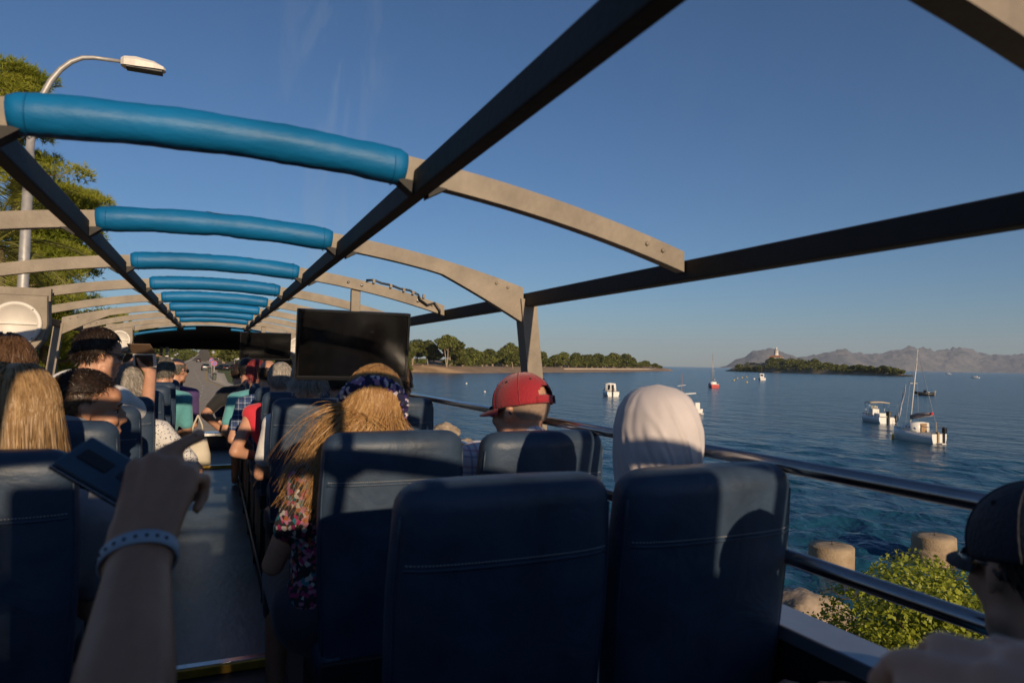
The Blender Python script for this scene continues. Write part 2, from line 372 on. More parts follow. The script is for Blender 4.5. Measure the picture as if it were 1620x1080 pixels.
ys = list(np.linspace(-80, 60, 57)) + list(np.linspace(63, 330, 50)) + list(np.linspace(345, 1000, 30)) + list(np.geomspace(1040, 3000, 10))
rows = []
for y in ys: rows.append(((-1, y), (1, y)))
V = []; F = []
for y in ys:
    xl, xr, zr = road_at(y); sx = shore_x(y)
    xs = list(xl - 1.7 - np.geomspace(1, 1500, 26)[::-1] + 1) + [xl - 0.01] + [xr + 0.01] + list(np.linspace(xr + 1.9, sx, 16)) + [sx + 3, sx + 12]
    for x in xs: V.append((x, y, land_z(x, y)))
nc = len(xs)
for i in range(len(ys) - 1):
    for j in range(nc - 1):
        p = i * nc + j; F.append((p, p + 1, p + 1 + nc, p + nc))
tag(link('ground', quick_mesh('ground', V, F, M['earth'], True)), kind='structure')

def ribbon(name, pts, m, dz, parent=None):
    V = []; F = []
    for i, (y, a, b) in enumerate(pts):
        z = road_at(y)[2]
        V += [(a, y, z + dz), (b, y, z + dz)]
        if i: k = 2 * i; F.append((k - 2, k - 1, k + 1, k))
    o = link(name, quick_mesh(name, V, F, m), parent); o['kind'] = 'structure'; return o
ry = list(np.linspace(-80, 90, 20)) + list(np.linspace(93, 330, 50)) + list(np.linspace(345, 1000, 30))
ribbon('road', [(y, road_at(y)[0], road_at(y)[1]) for y in ry], M['asphalt'], 0.0)
def kerbed(name, pts, h=0.13):
    """pavement slab with its kerb face; pts = (y, inner x, outer x)"""
    V = []; F = []
    for i, (y, a, b) in enumerate(pts):
        z = road_at(y)[2]
        V += [(a, y, z - 0.1), (a, y, z + h), (b, y, z + h), (b, y, z - 0.1)]
        if i:
            k = 4 * i
            for q in range(3): F.append((k - 4 + q, k - 3 + q, k + 1 + q, k + q))
    o = link(name, quick_mesh(name, V, F, M['pavement'])); o['kind'] = 'structure'; return o
kerbed('pavement', [(y, road_at(y)[0] - 0.15, road_at(y)[0] - 1.7) for y in ry])
kerbed('kerb', [(y, road_at(y)[0], road_at(y)[0] - 0.15) for y in ry], 0.125).data.materials[0] = M['kerb']
ryr = [y for y in ry if y < 900]
kerbed('pavement', [(y, road_at(y)[1] + 0.15, (road_at(y)[1] + 1.9 if y > 155 else max(road_at(y)[1] + 1.9, 2.4))) for y in ryr])
kerbed('kerb', [(y, road_at(y)[1], road_at(y)[1] + 0.15) for y in ryr], 0.125).data.materials[0] = M['kerb']
ribbon('yellow_line', [(y, road_at(y)[1] - 0.28, road_at(y)[1] - 0.12) for y in ryr if y > 60], M['paint_yellow'], 0.005)
mb = MB()
for y in np.arange(18, 250, 8.5):
    x = -0.95 - max(0, y - 100) * 0.038 if y < 182 else road_at(y)[1] - 3.2; z = road_at(y)[2] + 0.006; z2 = road_at(y + 2.5)[2] + 0.006
    mb.add([(x - 0.07, y, z), (x + 0.07, y, z), (x + 0.07, y + 2.5, z2), (x - 0.07, y + 2.5, z2)], [(0, 1, 2, 3)], 0, False)
tag(mb.build('road_marking', M['paint_white']), kind='structure')
# grass verge right of the far pavement
V = []; F = []
gy = np.linspace(95, 250, 40)
for i, y in enumerate(gy):
    x0 = (road_at(y)[1] + 1.9 if y > 155 else max(road_at(y)[1] + 1.9, 2.4)) - 0.05
    for j in range(10):
        x = x0 + j * 2.6
        V.append((x, y, max(land_z(x, y), road_at(y)[2] - 0.3 * j / 10) + 0.1))
    if i:
        for j in range(9):
            p = (i - 1) * 10 + j; F.append((p, p + 1, p + 11, p + 10))
tag(link('grass_verge', quick_mesh('grass_verge', V, F, M['grass'], True)), kind='structure')

# ------------------------------------------------------------------ sea
def sea_material():
    m = bpy.data.materials.new('sea_water'); m.use_nodes = True; nt = m.node_tree; b = nt.nodes['Principled BSDF']
    b.inputs['Roughness'].default_value = 0.16; b.inputs['IOR'].default_value = 1.333
    tc = nt.nodes.new('ShaderNodeTexCoord')
    # bottom colour seen through the water: sand and weed patches inshore
    n0 = nt.nodes.new('ShaderNodeTexNoise'); n0.inputs['Scale'].default_value = 0.028; n0.inputs['Detail'].default_value = 5
    r0 = nt.nodes.new('ShaderNodeValToRGB'); r0.color_ramp.elements[0].position = 0.4; r0.color_ramp.elements[1].position = 0.68
    r0.color_ramp.elements[0].color = (0.0115, 0.065, 0.115, 1); r0.color_ramp.elements[1].color = (0.012, 0.07, 0.12, 1)
    nt.links.new(tc.outputs['Object'], n0.inputs['Vector']); nt.links.new(n0.outputs['Fac'], r0.inputs['Fac']); nt.links.new(r0.outputs[0], b.inputs['Base Color'])
    prev = None
    for sc, st, dist, strength in (((0.35, 0.16, 1), 1.0, 0.9, 0.9), ((1.0, 0.8, 1), 1.0, 0.4, 1.0), ((4, 3, 1), 1.0, 0.1, 0.8)):
        mp = nt.nodes.new('ShaderNodeMapping'); mp.inputs['Scale'].default_value = sc; mp.inputs['Rotation'].default_value = (0, 0, rad(40))
        nz = nt.nodes.new('ShaderNodeTexNoise'); nz.inputs['Scale'].default_value = st; nz.inputs['Detail'].default_value = 3; nz.inputs['Distortion'].default_value = 0.4
        bp = nt.nodes.new('ShaderNodeBump'); bp.inputs['Strength'].default_value = strength; bp.inputs['Distance'].default_value = dist
        nt.links.new(tc.outputs['Object'], mp.inputs['Vector']); nt.links.new(mp.outputs[0], nz.inputs['Vector']); nt.links.new(nz.outputs['Fac'], bp.inputs['Height'])
        if prev: nt.links.new(prev, bp.inputs['Normal'])
        prev = bp.outputs[0]
    nt.links.new(prev, b.inputs['Normal'])
    return m
M['sea'] = sea_material()
# real ripples: a grid that is fine near the road and coarse far out
def sea_mesh():
    inv = np.linspace(1 / 7.0, 1 / 260.0, 420); R = np.concatenate([1 / inv, np.geomspace(265, 12600, 50)])
    A = np.concatenate([np.radians(np.linspace(-18, 84, 430)), np.radians(np.linspace(88, 338, 40))])
    rr, aa = np.meshgrid(R, A, indexing='ij'); X = rr * np.sin(aa); Y = rr * np.cos(aa)
    sp = np.gradient(R)[:, None] * np.ones_like(aa); spa = rr * np.abs(np.gradient(A))[None, :]; sp = np.maximum(sp, spa)
    Z = np.zeros_like(X); rg = np.random.default_rng(77)
    for k in range(64):
        lam = 0.28 * (16 ** rg.random()); th = rad(50) + rg.normal() * 0.62; kk = 2 * np.pi / lam
        amp = 0.085 * lam / (2 * np.pi) * (1.15 if lam < 1.6 else 0.55)
        ph = kk * (X * math.sin(th) + Y * math.cos(th)) + rg.random() * 6.28
        w = np.clip((lam / sp - 2.2) / 2.0, 0, 1)
        Z += amp * w * np.sin(ph + 0.5 * np.sin(ph * 0.31 + k))
    gust = 0.75 + 0.45 * np.sin(X * 0.05 + 1.3 * np.sin(Y * 0.043)) * np.sin(Y * 0.061 + 2)
    Z = Z * gust + SEA
    V = np.stack([X, Y, Z], -1).reshape(-1, 3); n, m = X.shape
    i0 = (np.arange(n - 1)[:, None] * m + np.arange(m)[None, :]).ravel(); i1 = (np.arange(n - 1)[:, None] * m + (np.arange(m)[None, :] + 1) % m).ravel()
    F = np.stack([i0, i0 + m, i1 + m, i1], 1)
    return quick_mesh('sea', V, F[:, ::-1], M['sea'], True)
sea = tag(link('sea', sea_mesh()), kind='structure')

# ------------------------------------------------------------------ peninsula, islet, mountains
PEN = [(60, 345), (92, 334), (112, 315), (135, 330), (162, 351), (200, 383), (243, 419), (300, 468), (358, 517), (420, 578), (470, 632), (500, 660)]
def poly_at(P, s):
    d = [0]
    for a, b in zip(P, P[1:]): d.append(d[-1] + math.dist(a, b))
    s *= d[-1]
    return (float(np.interp(s, d, [p[0] for p in P])), float(np.interp(s, d, [p[1] for p in P])))
pdir = _n([0.66, 0.75, 0]); pnorm = np.array([-0.75, 0.66, 0])
def pen_top(d): return SEA - 1 + min(d + 4, 6) * 0.28 + min(max(d - 2, 0), 12) * 0.2 + min(max(d - 14, 0), 50) * 0.03
def pen_h(x, y, i, t):
    s = i / 79
    edge = max(0, 1 - s * 0.15) * (1 if s < 0.96 else (1 - s) / 0.04)
    d = t * 120 - 4
    z = pen_top(d)
    if d > 30: z += min(d - 30, 50) * 0.06
    return z * 1.0 if edge > 0.99 else SEA - 1.2 + (z - SEA + 1.2) * max(edge, 0.15)
rows = []
for i in range(80):
    a = poly_at(PEN, i / 79); w = 120 * (1 if i < 60 else 1 - (i - 60) / 19 * 0.8)
    jit = vnoise(i * 0.3, 0, 1.0, 3) * 4
    rows.append(((a[0] + 3 + jit * 0.6, a[1] - 2.6 + jit * 0.2), (a[0] + pnorm[0] * w, a[1] + pnorm[1] * w)))
strip('peninsula', rows, 26, pen_h, M['sand'], uvs=[(j / 25) ** 1.8 for j in range(26)])
# the pale sea wall along its far half
w = empty('sea_wall', (*poly_at(PEN, 0.62), SEA), 'long low pale stone sea wall under the pines of the far headland', 'wall')
mb = MB(); A = [poly_at(PEN, s) for s in np.linspace(0.36, 0.9, 30)]
ring = []
for p in A:
    q = (p[0] + pnorm[0] * 9, p[1] + pnorm[1] * 9)
    ring.append([(q[0] + pnorm[0] * k - w.location.x, q[1] + pnorm[1] * k - w.location.y, zz) for k, zz in ((0, 0), (0.15, 2.5), (1.3, 2.5), (1.3, 0))])
mb.loft(ring, 0, True, True, False); mb.build('wall', mat('pale_stone', (0.5, 0.42, 0.33), 0.9, var=0.15, scale=0.3), w)

# islet with the lighthouse: base line traced along its near shore, hill behind
ISL0, ISL1 = Vector((632, 722)), Vector((570.4, 410))
def isl_pt(s): return ISL0.lerp(ISL1, s)
isl_n = Vector((0.76, 0.65)).normalized()
ISLH = [(0, 0.3), (0.04, 3), (0.1, 5.5), (0.17, 8), (0.24, 9.5), (0.32, 12.5), (0.42, 12), (0.55, 9), (0.7, 5), (0.82, 3), (0.9, 1.2), (1, 0.4)]
def isl_h(x, y, i, t):
    s = i / 69; h = float(np.interp(s, [p[0] for p in ISLH], [p[1] for p in ISLH]))
    z = SEA - 0.8 + min(t * 10, 1) * 1.9
    z += h * math.sin(math.pi * min(max((t - 0.06) / 0.9, 0), 1)) ** 0.8
    return z + vnoise(x, y, 0.06, 5) * 0.9 * min(1, t * 8)
rows = []
for i in range(70):
    p = isl_pt(i / 69); wd = 110 * math.sin(math.pi * min(0.98, max(0.02, i / 69))) ** 0.6
    rows.append(((p.x - 2 + vnoise(i, 2, 0.4) * 4, p.y), (p.x + isl_n.x * wd, p.y + isl_n.y * wd)))
strip('islet', rows, 24, isl_h, mat('islet_ground', (0.24, 0.175, 0.11), 0.95, var=0.4, scale=0.12, col2=(0.1, 0.095, 0.04), bump=0.5, bscale=0.6))

PROF = [(1135, 0), (1150, 30), (1160, 85), (1172, 125), (1180, 140), (1190, 200), (1215, 240), (1228, 225), (1240, 190), (1262, 150), (1285, 175), (1310, 229), (1325, 250), (1340, 262), (1355, 240), (1370, 205), (1392, 225), (1408, 260),
        (1420, 296), (1440, 335), (1455, 345), (1468, 325), (1490, 305), (1505, 335), (1520, 350), (1540, 315), (1570, 272), (1600, 290), (1620, 285), (1700, 330), (1850, 260), (2100, 180), (2400, 60)]
def mtn(name, d0, fac, seed, col1, col2):
    V = []; F = []; us = np.concatenate([np.linspace(1135, 1640, 260), np.linspace(1645, 2400, 60)]); nr = 44
    for u in us:
        w = unproject(u, 580); f2 = np.array([w[0], w[1]]); f2 /= np.linalg.norm(f2)
        dist = min(d0 / max(f2[1], 0.2), 12300)
        h = float(np.interp(u, [p[0] for p in PROF], [p[1] for p in PROF])) * (dist * f2[1] / 6500) * fac
        for j in range(nr):
            t = j / (nr - 1)                       # 0 shore .. 0.6 ridge .. 1 back
            up = (t / 0.62) if t < 0.62 else max(0, 1 - (t - 0.62) / 0.38)
            rr = dist + (t - 0.62) * 1500
            x, y = f2[0] * rr, f2[1] * rr
            rid = (mnoise.ridged_multi_fractal(Vector((x * 0.0013, y * 0.0013, seed)), 0.9, 2.1, 7, 1.0, 2.0) - 1.0) * 0.42
            r2 = mnoise.ridged_multi_fractal(Vector((x * 0.004, y * 0.004, seed + 4)), 0.9, 2.1, 5, 1.0, 2.0) - 1.0
            z = SEA - 3 + h * (up ** 0.85) * (1 + rid * (1 - up) * 1.1) + h * rid * 0.5 * up * (1 - up) + h * r2 * 0.16 * up
            V.append((x, y, z))
    for i in range(len(us) - 1):
        for j in range(nr - 1):
            p = i * nr + j; F.append((p, p + 1, p + 1 + nr, p + nr))
    m = mat(name + '_limestone', col1, 0.95, var=0.4, scale=0.004, col2=col2, bump=1.0, bscale=0.01)
    m.node_tree.nodes['Bump'].inputs['Distance'].default_value = 60
    tag(link(name, quick_mesh(name, V, F, m, False)), kind='structure')
mtn('mountains', 6500, 1.0, 2.3, (0.17, 0.155, 0.15), (0.05, 0.06, 0.065))

# ------------------------------------------------------------------ haze
hm = bpy.data.materials.new('haze_air'); hm.use_nodes = True; nt = hm.node_tree; nt.nodes.clear()
ho = nt.nodes.new('ShaderNodeOutputMaterial'); hv = nt.nodes.new('ShaderNodeVolumePrincipled')
hv.inputs['Color'].default_value = (0.70, 0.81, 1.0, 1); hv.inputs['Density'].default_value = 5.4e-5; hv.inputs['Anisotropy'].default_value = 0.0
nt.links.new(hv.outputs[0], ho.inputs['Volume'])
mb = MB(); mb.box(-13500, 13500, -13500, 13500, SEA - 6, 560); tag(mb.build('haze', hm), kind='stuff')

# ================================================================== VEGETATION
def leaf_cloud(blobs, n, size, rg, aspect=0.5, up=0.3, shell=0.55, droop=0.0):
    """n leaf-shaped quads spread through ellipsoid clumps"""
    vol = np.array([b[3] * b[4] * b[5] for b in blobs]) ** (2 / 3); pick = rg.choice(len(blobs), n, p=vol / vol.sum())
    B = np.array(blobs)[pick]
    d = rg.normal(size=(n, 3)); d /= np.linalg.norm(d, axis=1)[:, None]
    r = shell + (1 - shell) * rg.random(n) ** 0.7
    c = B[:, :3] + d * B[:, 3:6] * r[:, None]
    nrm = d * 0.6 + rg.normal(size=(n, 3)) * 0.6 + np.array([0, 0, up]); nrm /= np.linalg.norm(nrm, axis=1)[:, None]
    t = np.cross(nrm, rg.normal(size=(n, 3))); t /= np.linalg.norm(t, axis=1)[:, None]
    t[:, 2] -= droop; b = np.cross(nrm, t)
    s = size * (0.6 + 0.8 * rg.random(n))[:, None]
    V = np.stack([c - t * s, c + b * s * aspect + nrm * s * 0.1, c + t * s, c - b * s * aspect + nrm * s * 0.1], 1).reshape(-1, 3)
    return V, np.arange(4 * n).reshape(n, 4)
def needle_cloud(blobs, n, length, rg, blades=8, width=0.06):
    """pine tufts: a spray of needle blades round each twig tip"""
    vol = np.array([b[3] * b[4] * b[5] for b in blobs]) ** (2 / 3); pick = rg.choice(len(blobs), n, p=vol / vol.sum()); B = np.array(blobs)[pick]
    d = rg.normal(size=(n, 3)); d /= np.linalg.norm(d, axis=1)[:, None]; d[:, 2] = np.where(d[:, 2] < -0.3, -d[:, 2] * 0.6, d[:, 2])
    c = B[:, :3] + d * B[:, 3:6] * (0.45 + 0.6 * rg.random(n) ** 0.6)[:, None]
    ax = d + np.array([0, 0, 0.7]) + rg.normal(size=(n, 3)) * 0.3; ax /= np.linalg.norm(ax, axis=1)[:, None]
    c = np.repeat(c, blades, 0); ax = np.repeat(ax, blades, 0); m = n * blades
    dr = ax * 0.75 + rg.normal(size=(m, 3)) * 0.55; dr /= np.linalg.norm(dr, axis=1)[:, None]
    sd = np.cross(dr, rg.normal(size=(m, 3))); sd /= np.linalg.norm(sd, axis=1)[:, None]
    L = length * (0.6 + 0.7 * rg.random(m))[:, None]
    V = np.stack([c - sd * L * width, c + sd * L * width, c + dr * L], 1).reshape(-1, 3)
    return V, np.arange(3 * m).reshape(m, 3)
def limb_mb(paths):
    mb = MB()
    for pts, r0, r1, n in paths: mb.tube(pts, list(np.linspace(r0, r1, len(pts))), n)
    return mb
def bent(a, b, k, amt, rg):
    a = np.array(a, float); b = np.array(b, float); P = []
    off = rg.normal(size=3) * amt
    for i in range(k):
        t = i / (k - 1); P.append(tuple(a + (b - a) * t + off * math.sin(math.pi * t)))
    return P

# ---- far pines of the headland: a few kinds, then copies
def far_pine_meshes(seed, h, wide, trunks, base):
    rg = np.random.default_rng(seed); blobs = []
    nb = int(7 + wide * 1.2)
    for k in range(nb):
        a = rg.random() * 6.283; q = rg.random() ** 0.5 * wide * 0.62
        z = base + (h - base) * (0.25 + 0.6 * rg.random()) * (1 - 0.4 * (q / wide))
        blobs.append((math.cos(a) * q, math.sin(a) * q, z, wide * (0.28 + 0.18 * rg.random()), wide * (0.28 + 0.18 * rg.random()), (h - base) * (0.16 + 0.1 * rg.random())))
    blobs.append((0, 0, base + (h - base) * 0.72, wide * 0.5, wide * 0.5, (h - base) * 0.26))
    V, Fq = leaf_cloud(blobs, 2600, 0.5, rg, 0.75, 0.5, 0.6)
    paths = []
    for t in range(trunks):
        a = rg.random() * 6.28; e = (math.cos(a) * wide * 0.3, math.sin(a) * wide * 0.3, base + (h - base) * 0.6)
        paths.append((bent((0.2 * t, 0, -0.6), e, 6, 0.4, rg), 0.32, 0.12, 6))
        for b in blobs[t * 2:t * 2 + 3]: paths.append((bent((e[0] * .6, e[1] * .6, e[2] * .6), b[:3], 4, 0.3, rg), 0.12, 0.04, 5))
    return quick_mesh('crown', V, Fq, M['far_pine']), limb_mb(paths).mesh('trunk', M['trunk_pale'])
KINDS = [far_pine_meshes(11, 10.0, 6.2, 2, 2.2), far_pine_meshes(12, 8.6, 5.6, 1, 1.6), far_pine_meshes(13, 11.8, 6.8, 2, 3.0), far_pine_meshes(14, 6.5, 4.6, 2, 0.8), far_pine_meshes(15, 16.5, 6.5, 2, 8.5)]
def pine_tree(kind, loc, label, group, s=1.0, rz=0.0):
    t = empty('pine_tree', loc, label, 'tree', group, rz); t.scale = (s, s, s)
    link('crown', KINDS[kind][0], t); link('trunk', KINDS[kind][1], t); return t
def pen_pt(s, d):
    p = poly_at(PEN, s); return (p[0] + pnorm[0] * d, p[1] + pnorm[1] * d, pen_top(d) - 0.2)
HEAD = 'pines along the far headland'
pine_tree(4, pen_pt(0.12, 14), 'tallest pine of the headland with pale forked bare trunk and flat crown', HEAD, 1.0, 0.4)
pine_tree(2, pen_pt(0.145, 22), 'tall dark pine standing just right of the tallest forked pine', HEAD, 1.3, 2.0)
pine_tree(1, pen_pt(0.235, 13), 'low leaning pine with bare trunk at the beach edge', HEAD, 1.0, 1.1)
pine_tree(0, pen_pt(0.30, 12), 'round pine with pale split trunk on the beach left of the roof post', HEAD, 1.0, 3.0)
rg = np.random.default_rng(5)
for s in np.linspace(0.02, 0.36, 15):
    pine_tree(int(rg.integers(0, 4)), pen_pt(s + rg.normal() * 0.006, 26 + rg.random() * 8), 'dense green pine in the row behind the sandy beach', HEAD + ' behind the beach', 0.85 + 0.3 * rg.random(), rg.random() * 6)
for s in np.linspace(0.01, 0.37, 13):
    pine_tree(int(rg.integers(0, 4)), pen_pt(s, 42 + rg.random() * 14), 'dense green pine in the row behind the sandy beach', HEAD + ' behind the beach', 1.0 + 0.35 * rg.random(), rg.random() * 6)
for s in np.linspace(0.0, 0.355, 17):
    pine_tree(3, pen_pt(s, 18 + rg.random() * 8), 'low bushy pine at the front of the headland beach', HEAD + ', low ones in front', 0.55 + 0.3 * rg.random(), rg.random() * 6)
for s in np.linspace(0.39, 0.86, 17):
    k = 1.0 if s < 0.75 else 0.85
    pine_tree(int(rg.integers(0, 4)), pen_pt(s, 19 + rg.random() * 8), 'dense green pine standing behind the pale sea wall', HEAD + ' behind the sea wall', (0.85 + 0.35 * rg.random()) * k * (1.15 if 0.6 < s < 0.72 else 1.0), rg.random() * 6)
for s in np.linspace(0.4, 0.8, 11):
    pine_tree(int(rg.integers(0, 4)), pen_pt(s, 36 + rg.random() * 10), 'dense green pine standing behind the pale sea wall', HEAD + ' behind the sea wall', 1.0 + 0.3 * rg.random(), rg.random() * 6)
for s in np.linspace(0.86, 0.955, 6):
    pine_tree(3, pen_pt(s, 9 + rg.random() * 5), 'low pine bush thinning out towards the tip of the headland', HEAD + ' at its tip', 0.95 - (s - 0.86) * 5, rg.random() * 6)
for s in np.linspace(0.385, 0.85, 18):
    pine_tree(3, pen_pt(s, 15 + rg.random() * 4), 'low bushy pine pressing against the pale sea wall', HEAD + ', low ones at the wall', 0.6 + 0.3 * rg.random(), rg.random() * 6)
# undergrowth that closes the gaps
V, Fq = leaf_cloud([(*pen_pt(s, 24 + 20 * rg.random())[:2], SEA + 4.2 + rg.random(), 7, 5, 1.6 + rg.random()) for s in np.linspace(0.0, 0.86, 60)], 9000, 0.5, rg, 0.8, 0.4, 0.3)
tag(link('undergrowth', quick_mesh('undergrowth', V, Fq, M['far_pine'])), kind='stuff')

# ---- islet scrub and low trees
def isl_ground(s, t):
    p = isl_pt(s); wd = 110 * math.sin(math.pi * min(0.98, max(0.02, s))) ** 0.6
    x, y = p.x + isl_n.x * wd * t, p.y + isl_n.y * wd * t
    return x, y, isl_h(x, y, s * 69, t)
bl = []
for k in range(520):
    s = 0.06 + 0.88 * rg.random(); t = 0.09 + 0.75 * rg.random()
    if 0.1 < s < 0.26 and 0.12 < t < 0.6: t = 0.03 + 0.1 * rg.random()
    x, y, z = isl_ground(s, t)
    r = 1.6 + 2.8 * rg.random(); bl.append((x, y, z + r * 0.35, r * 1.2, r * 1.2, r * (0.6 + 0.5 * rg.random())))
V, Fq = leaf_cloud(bl, 30000, 0.75, rg, 0.8, 0.4, 0.55)
tag(link('islet_scrub', quick_mesh('islet_scrub', V, Fq, M['far_pine'])), kind='stuff')
for k, s in enumerate(np.concatenate([np.linspace(0.76, 0.955, 9), [0.3, 0.36, 0.62, 0.56]])):
    x, y, z = isl_ground(s, 0.14 + 0.16 * rg.random() if k < 9 else 0.5)
    pine_tree(3, (x, y, z - 0.5), 'low dark tree on the islet ridge or shore to the right of the lighthouse', 'low trees on the lighthouse islet', 0.85 + 0.4 * rg.random(), rg.random() * 6)

# ---- near trees left of the road
def near_pine(loc, h, wide, base, seed, label, tufts, lean=(0, 0), ln=0.24):
    rg = np.random.default_rng(seed); blobs = []; paths = []
    top = np.array([lean[0], lean[1], h * 0.93]); paths.append((bent((0, 0, -0.3), top, 9, 0.25, rg), 0.22, 0.05, 8))
    levels = int((h - base) / 0.62)
    for k in range(levels):
        z = base + (h - base) * k / levels
        for q in range(3):
            a = rg.random() * 6.283; w = wide * (1 - 0.62 * (k / levels) ** 1.4) * (0.55 + 0.55 * rg.random())
            p0 = top * (z / h) * np.array([1, 1, 0]) + np.array([0, 0, z]); e = p0 + np.array([math.cos(a) * w, math.sin(a) * w, 0.25 * w])
            paths.append((bent(p0, e, 5, 0.12, rg), 0.05, 0.015, 5))
            for f in (0.55, 0.85, 1.05):
                c = p0 + (e - p0) * f; r = 0.34 + 0.32 * rg.random(); blobs.append((*(c + rg.normal(size=3) * 0.16), r * 1.25, r * 1.25, r * 0.75))
    t = empty('pine_tree', loc, label, 'tree', 'trees along the left roadside')
    V, Fq = needle_cloud(blobs, tufts, ln, rg)
    link('crown', quick_mesh('crown', V, Fq, M['pine']), t); limb_mb(paths).build('trunk', M['trunk'], t); return t
def gz(x, y): return land_z(x, y)
near_pine((-6.4, 28, gz(-6.4, 28)), 13.4, 2.0, 4.0, 21, 'tall bright green pine with needled branches at the left picture edge behind the palm', 18000, (0, 0), 0.2)
near_pine((-5.6, 31, gz(-5.6, 31)), 10.6, 2.1, 3.0, 22, 'bushy lit pine behind the street lamp, reaching furthest right over the road', 18000, (0.3, 0), 0.2)
near_pine((-10.5, 36, gz(-10.5, 36)), 10.5, 3.0, 1.6, 24, 'broad dark pine half hidden behind the two nearer pines', 11000, (0, 0), 0.24)

near_pine((-9.2, 30, gz(-9.2, 30)), 11.5, 2.6, 2.0, 27, 'dark green pine filling the left picture edge behind the loudspeaker', 15000, (0, 0), 0.22)
def palm(loc, h, n, L, seed, label, cat='palm tree'):
    rg = np.random.default_rng(seed); t = empty('palm_tree', loc, label, cat, 'palms along the left roadside')
    mb = MB(); pts = [(0.05 * math.sin(k), 0, h * k / 8) for k in range(9)]; mb.tube(pts, [0.3 - 0.008 * k + 0.03 * (k % 2) for k in range(9)], 10); mb.build('trunk', M['trunk'], t)
    for f in range(n):
        a = f * 2.399 + rg.random() * 0.3; el = rad(-15 + 85 * ((f + 0.5) / n)); Lf = L * (0.85 + 0.3 * rg.random()); m2 = MB()
        P = []; d = np.array([math.cos(a) * math.cos(el), math.sin(a) * math.cos(el), math.sin(el)]); p = np.array([0, 0, h]); 
        for k in range(13):
            P.append(p.copy()); d = d + np.array([0, 0, -0.085]); d /= np.linalg.norm(d); p = p + d * Lf / 12
        m2.tube([tuple(q) for q in P], list(np.linspace(0.03, 0.006, 13)), 4)
        side = np.cross(d, [0, 0, 1]); side /= np.linalg.norm(side)
        for k in range(46):
            tt = 0.12 + 0.88 * k / 46; q = np.array([np.interp(tt * 12, range(13), [pp[i] for pp in P]) for i in range(3)])
            tn = P[min(12, int(tt * 12) + 1)] - P[min(11, int(tt * 12))]; tn /= np.linalg.norm(tn)
            ll = 0.62 * math.sin(math.pi * (0.12 + 0.85 * tt)) ** 0.7
            for sg in (-1, 1):
                e = q + (side * sg * 0.8 + tn * 0.65 + np.array([0, 0, -0.12 + 0.2 * rg.random()])) * ll
                w = tn * 0.018
                m2.add([q - w, q + w, e], [(0, 1, 2)], 0, False)
        m2.build('frond', M['palm'], t)
    return t
palm((-4.75, 19.2, gz(-4.75, 19.2)), 6.5, 30, 2.7, 3, 'feathery palm with arching fronds in front of the pines at the left edge')
palm((-5.9, 40, gz(-5.9, 40)), 4.6, 18, 2.4, 4, 'smaller palm further along the road seen under the roof arches')

def bush(kind_mesh, loc, label, group, s, rz):
    o = link('shrub', kind_mesh, None, loc); o.scale = s; o.rotation_euler = (0, 0, rz); return tag(o, label, 'shrub', group)
def bush_mesh(seed, n, size, m, asp=0.5, sharp=0.3):
    rg = np.random.default_rng(seed); bl = [(0, 0, 0.45, 0.7, 0.7, 0.5)]
    for k in range(16):
        a = rg.random() * 6.28; q = 0.25 + rg.random() * 0.6; r = 0.2 + 0.2 * rg.random(); bl.append((math.cos(a) * q, math.sin(a) * q, 0.2 + rg.random() * 0.75, r, r, r * 0.9))
    V, Fq = leaf_cloud(bl, n, size, rg, asp, 0.4, sharp); return quick_mesh('shrub', V, Fq, m)
SH = [bush_mesh(31, 2600, 0.05, M['shrub']), bush_mesh(32, 2600, 0.045, M['olive'], 0.3), bush_mesh(33, 900, 0.09, M['shrub'], 0.7)]
rg = np.random.default_rng(41)
for k in range(26):
    y = 9 + k * 1.9; x = road_at(y)[0] - 2.3 - 0.9 * rg.random(); sc = 1.1 + 0.5 * rg.random()
    pal = 6 < k < 15
    bush(SH[1 if pal else 0], (x, y, gz(x, y) - 0.1), 'grey green silvery shrub in the hedge beside the left pavement' if pal else 'dark green shrub in the hedge beside the left pavement', 'silvery hedge shrubs on the left' if pal else 'green hedge shrubs on the left', (sc, sc, sc * (1.3 if pal else 1.35)), rg.random() * 6)
for k in range(20):
    y = 12 + k * 3.2; x = road_at(y)[0] - 5.0 - 2.5 * rg.random(); sc = 1.7 + 0.9 * rg.random()
    bush(SH[0], (x, y, gz(x, y) - 0.2), 'big dark green shrub on the bank behind the left hedge', 'bank shrubs behind the hedge', (sc, sc, sc * 1.25), rg.random() * 6)
for k in range(90):
    y = 58 * (12.5 ** (k / 89)); x = road_at(y)[0] - 2.4 - (k % 3) * (1.2 + y * 0.006) - 1.2 * rg.random(); sc = (1.2 + 0.8 * rg.random()) * (1 + y / 420)
    far = y > 200
    bush(SH[2], (x, y, gz(x, y) - 0.2), 'small olive bush far up the left roadside' if far else 'olive green bush on the slope left of the road ahead', 'bushes far up the left roadside' if far else 'slope bushes left of the road ahead', (sc, sc, sc), rg.random() * 6)
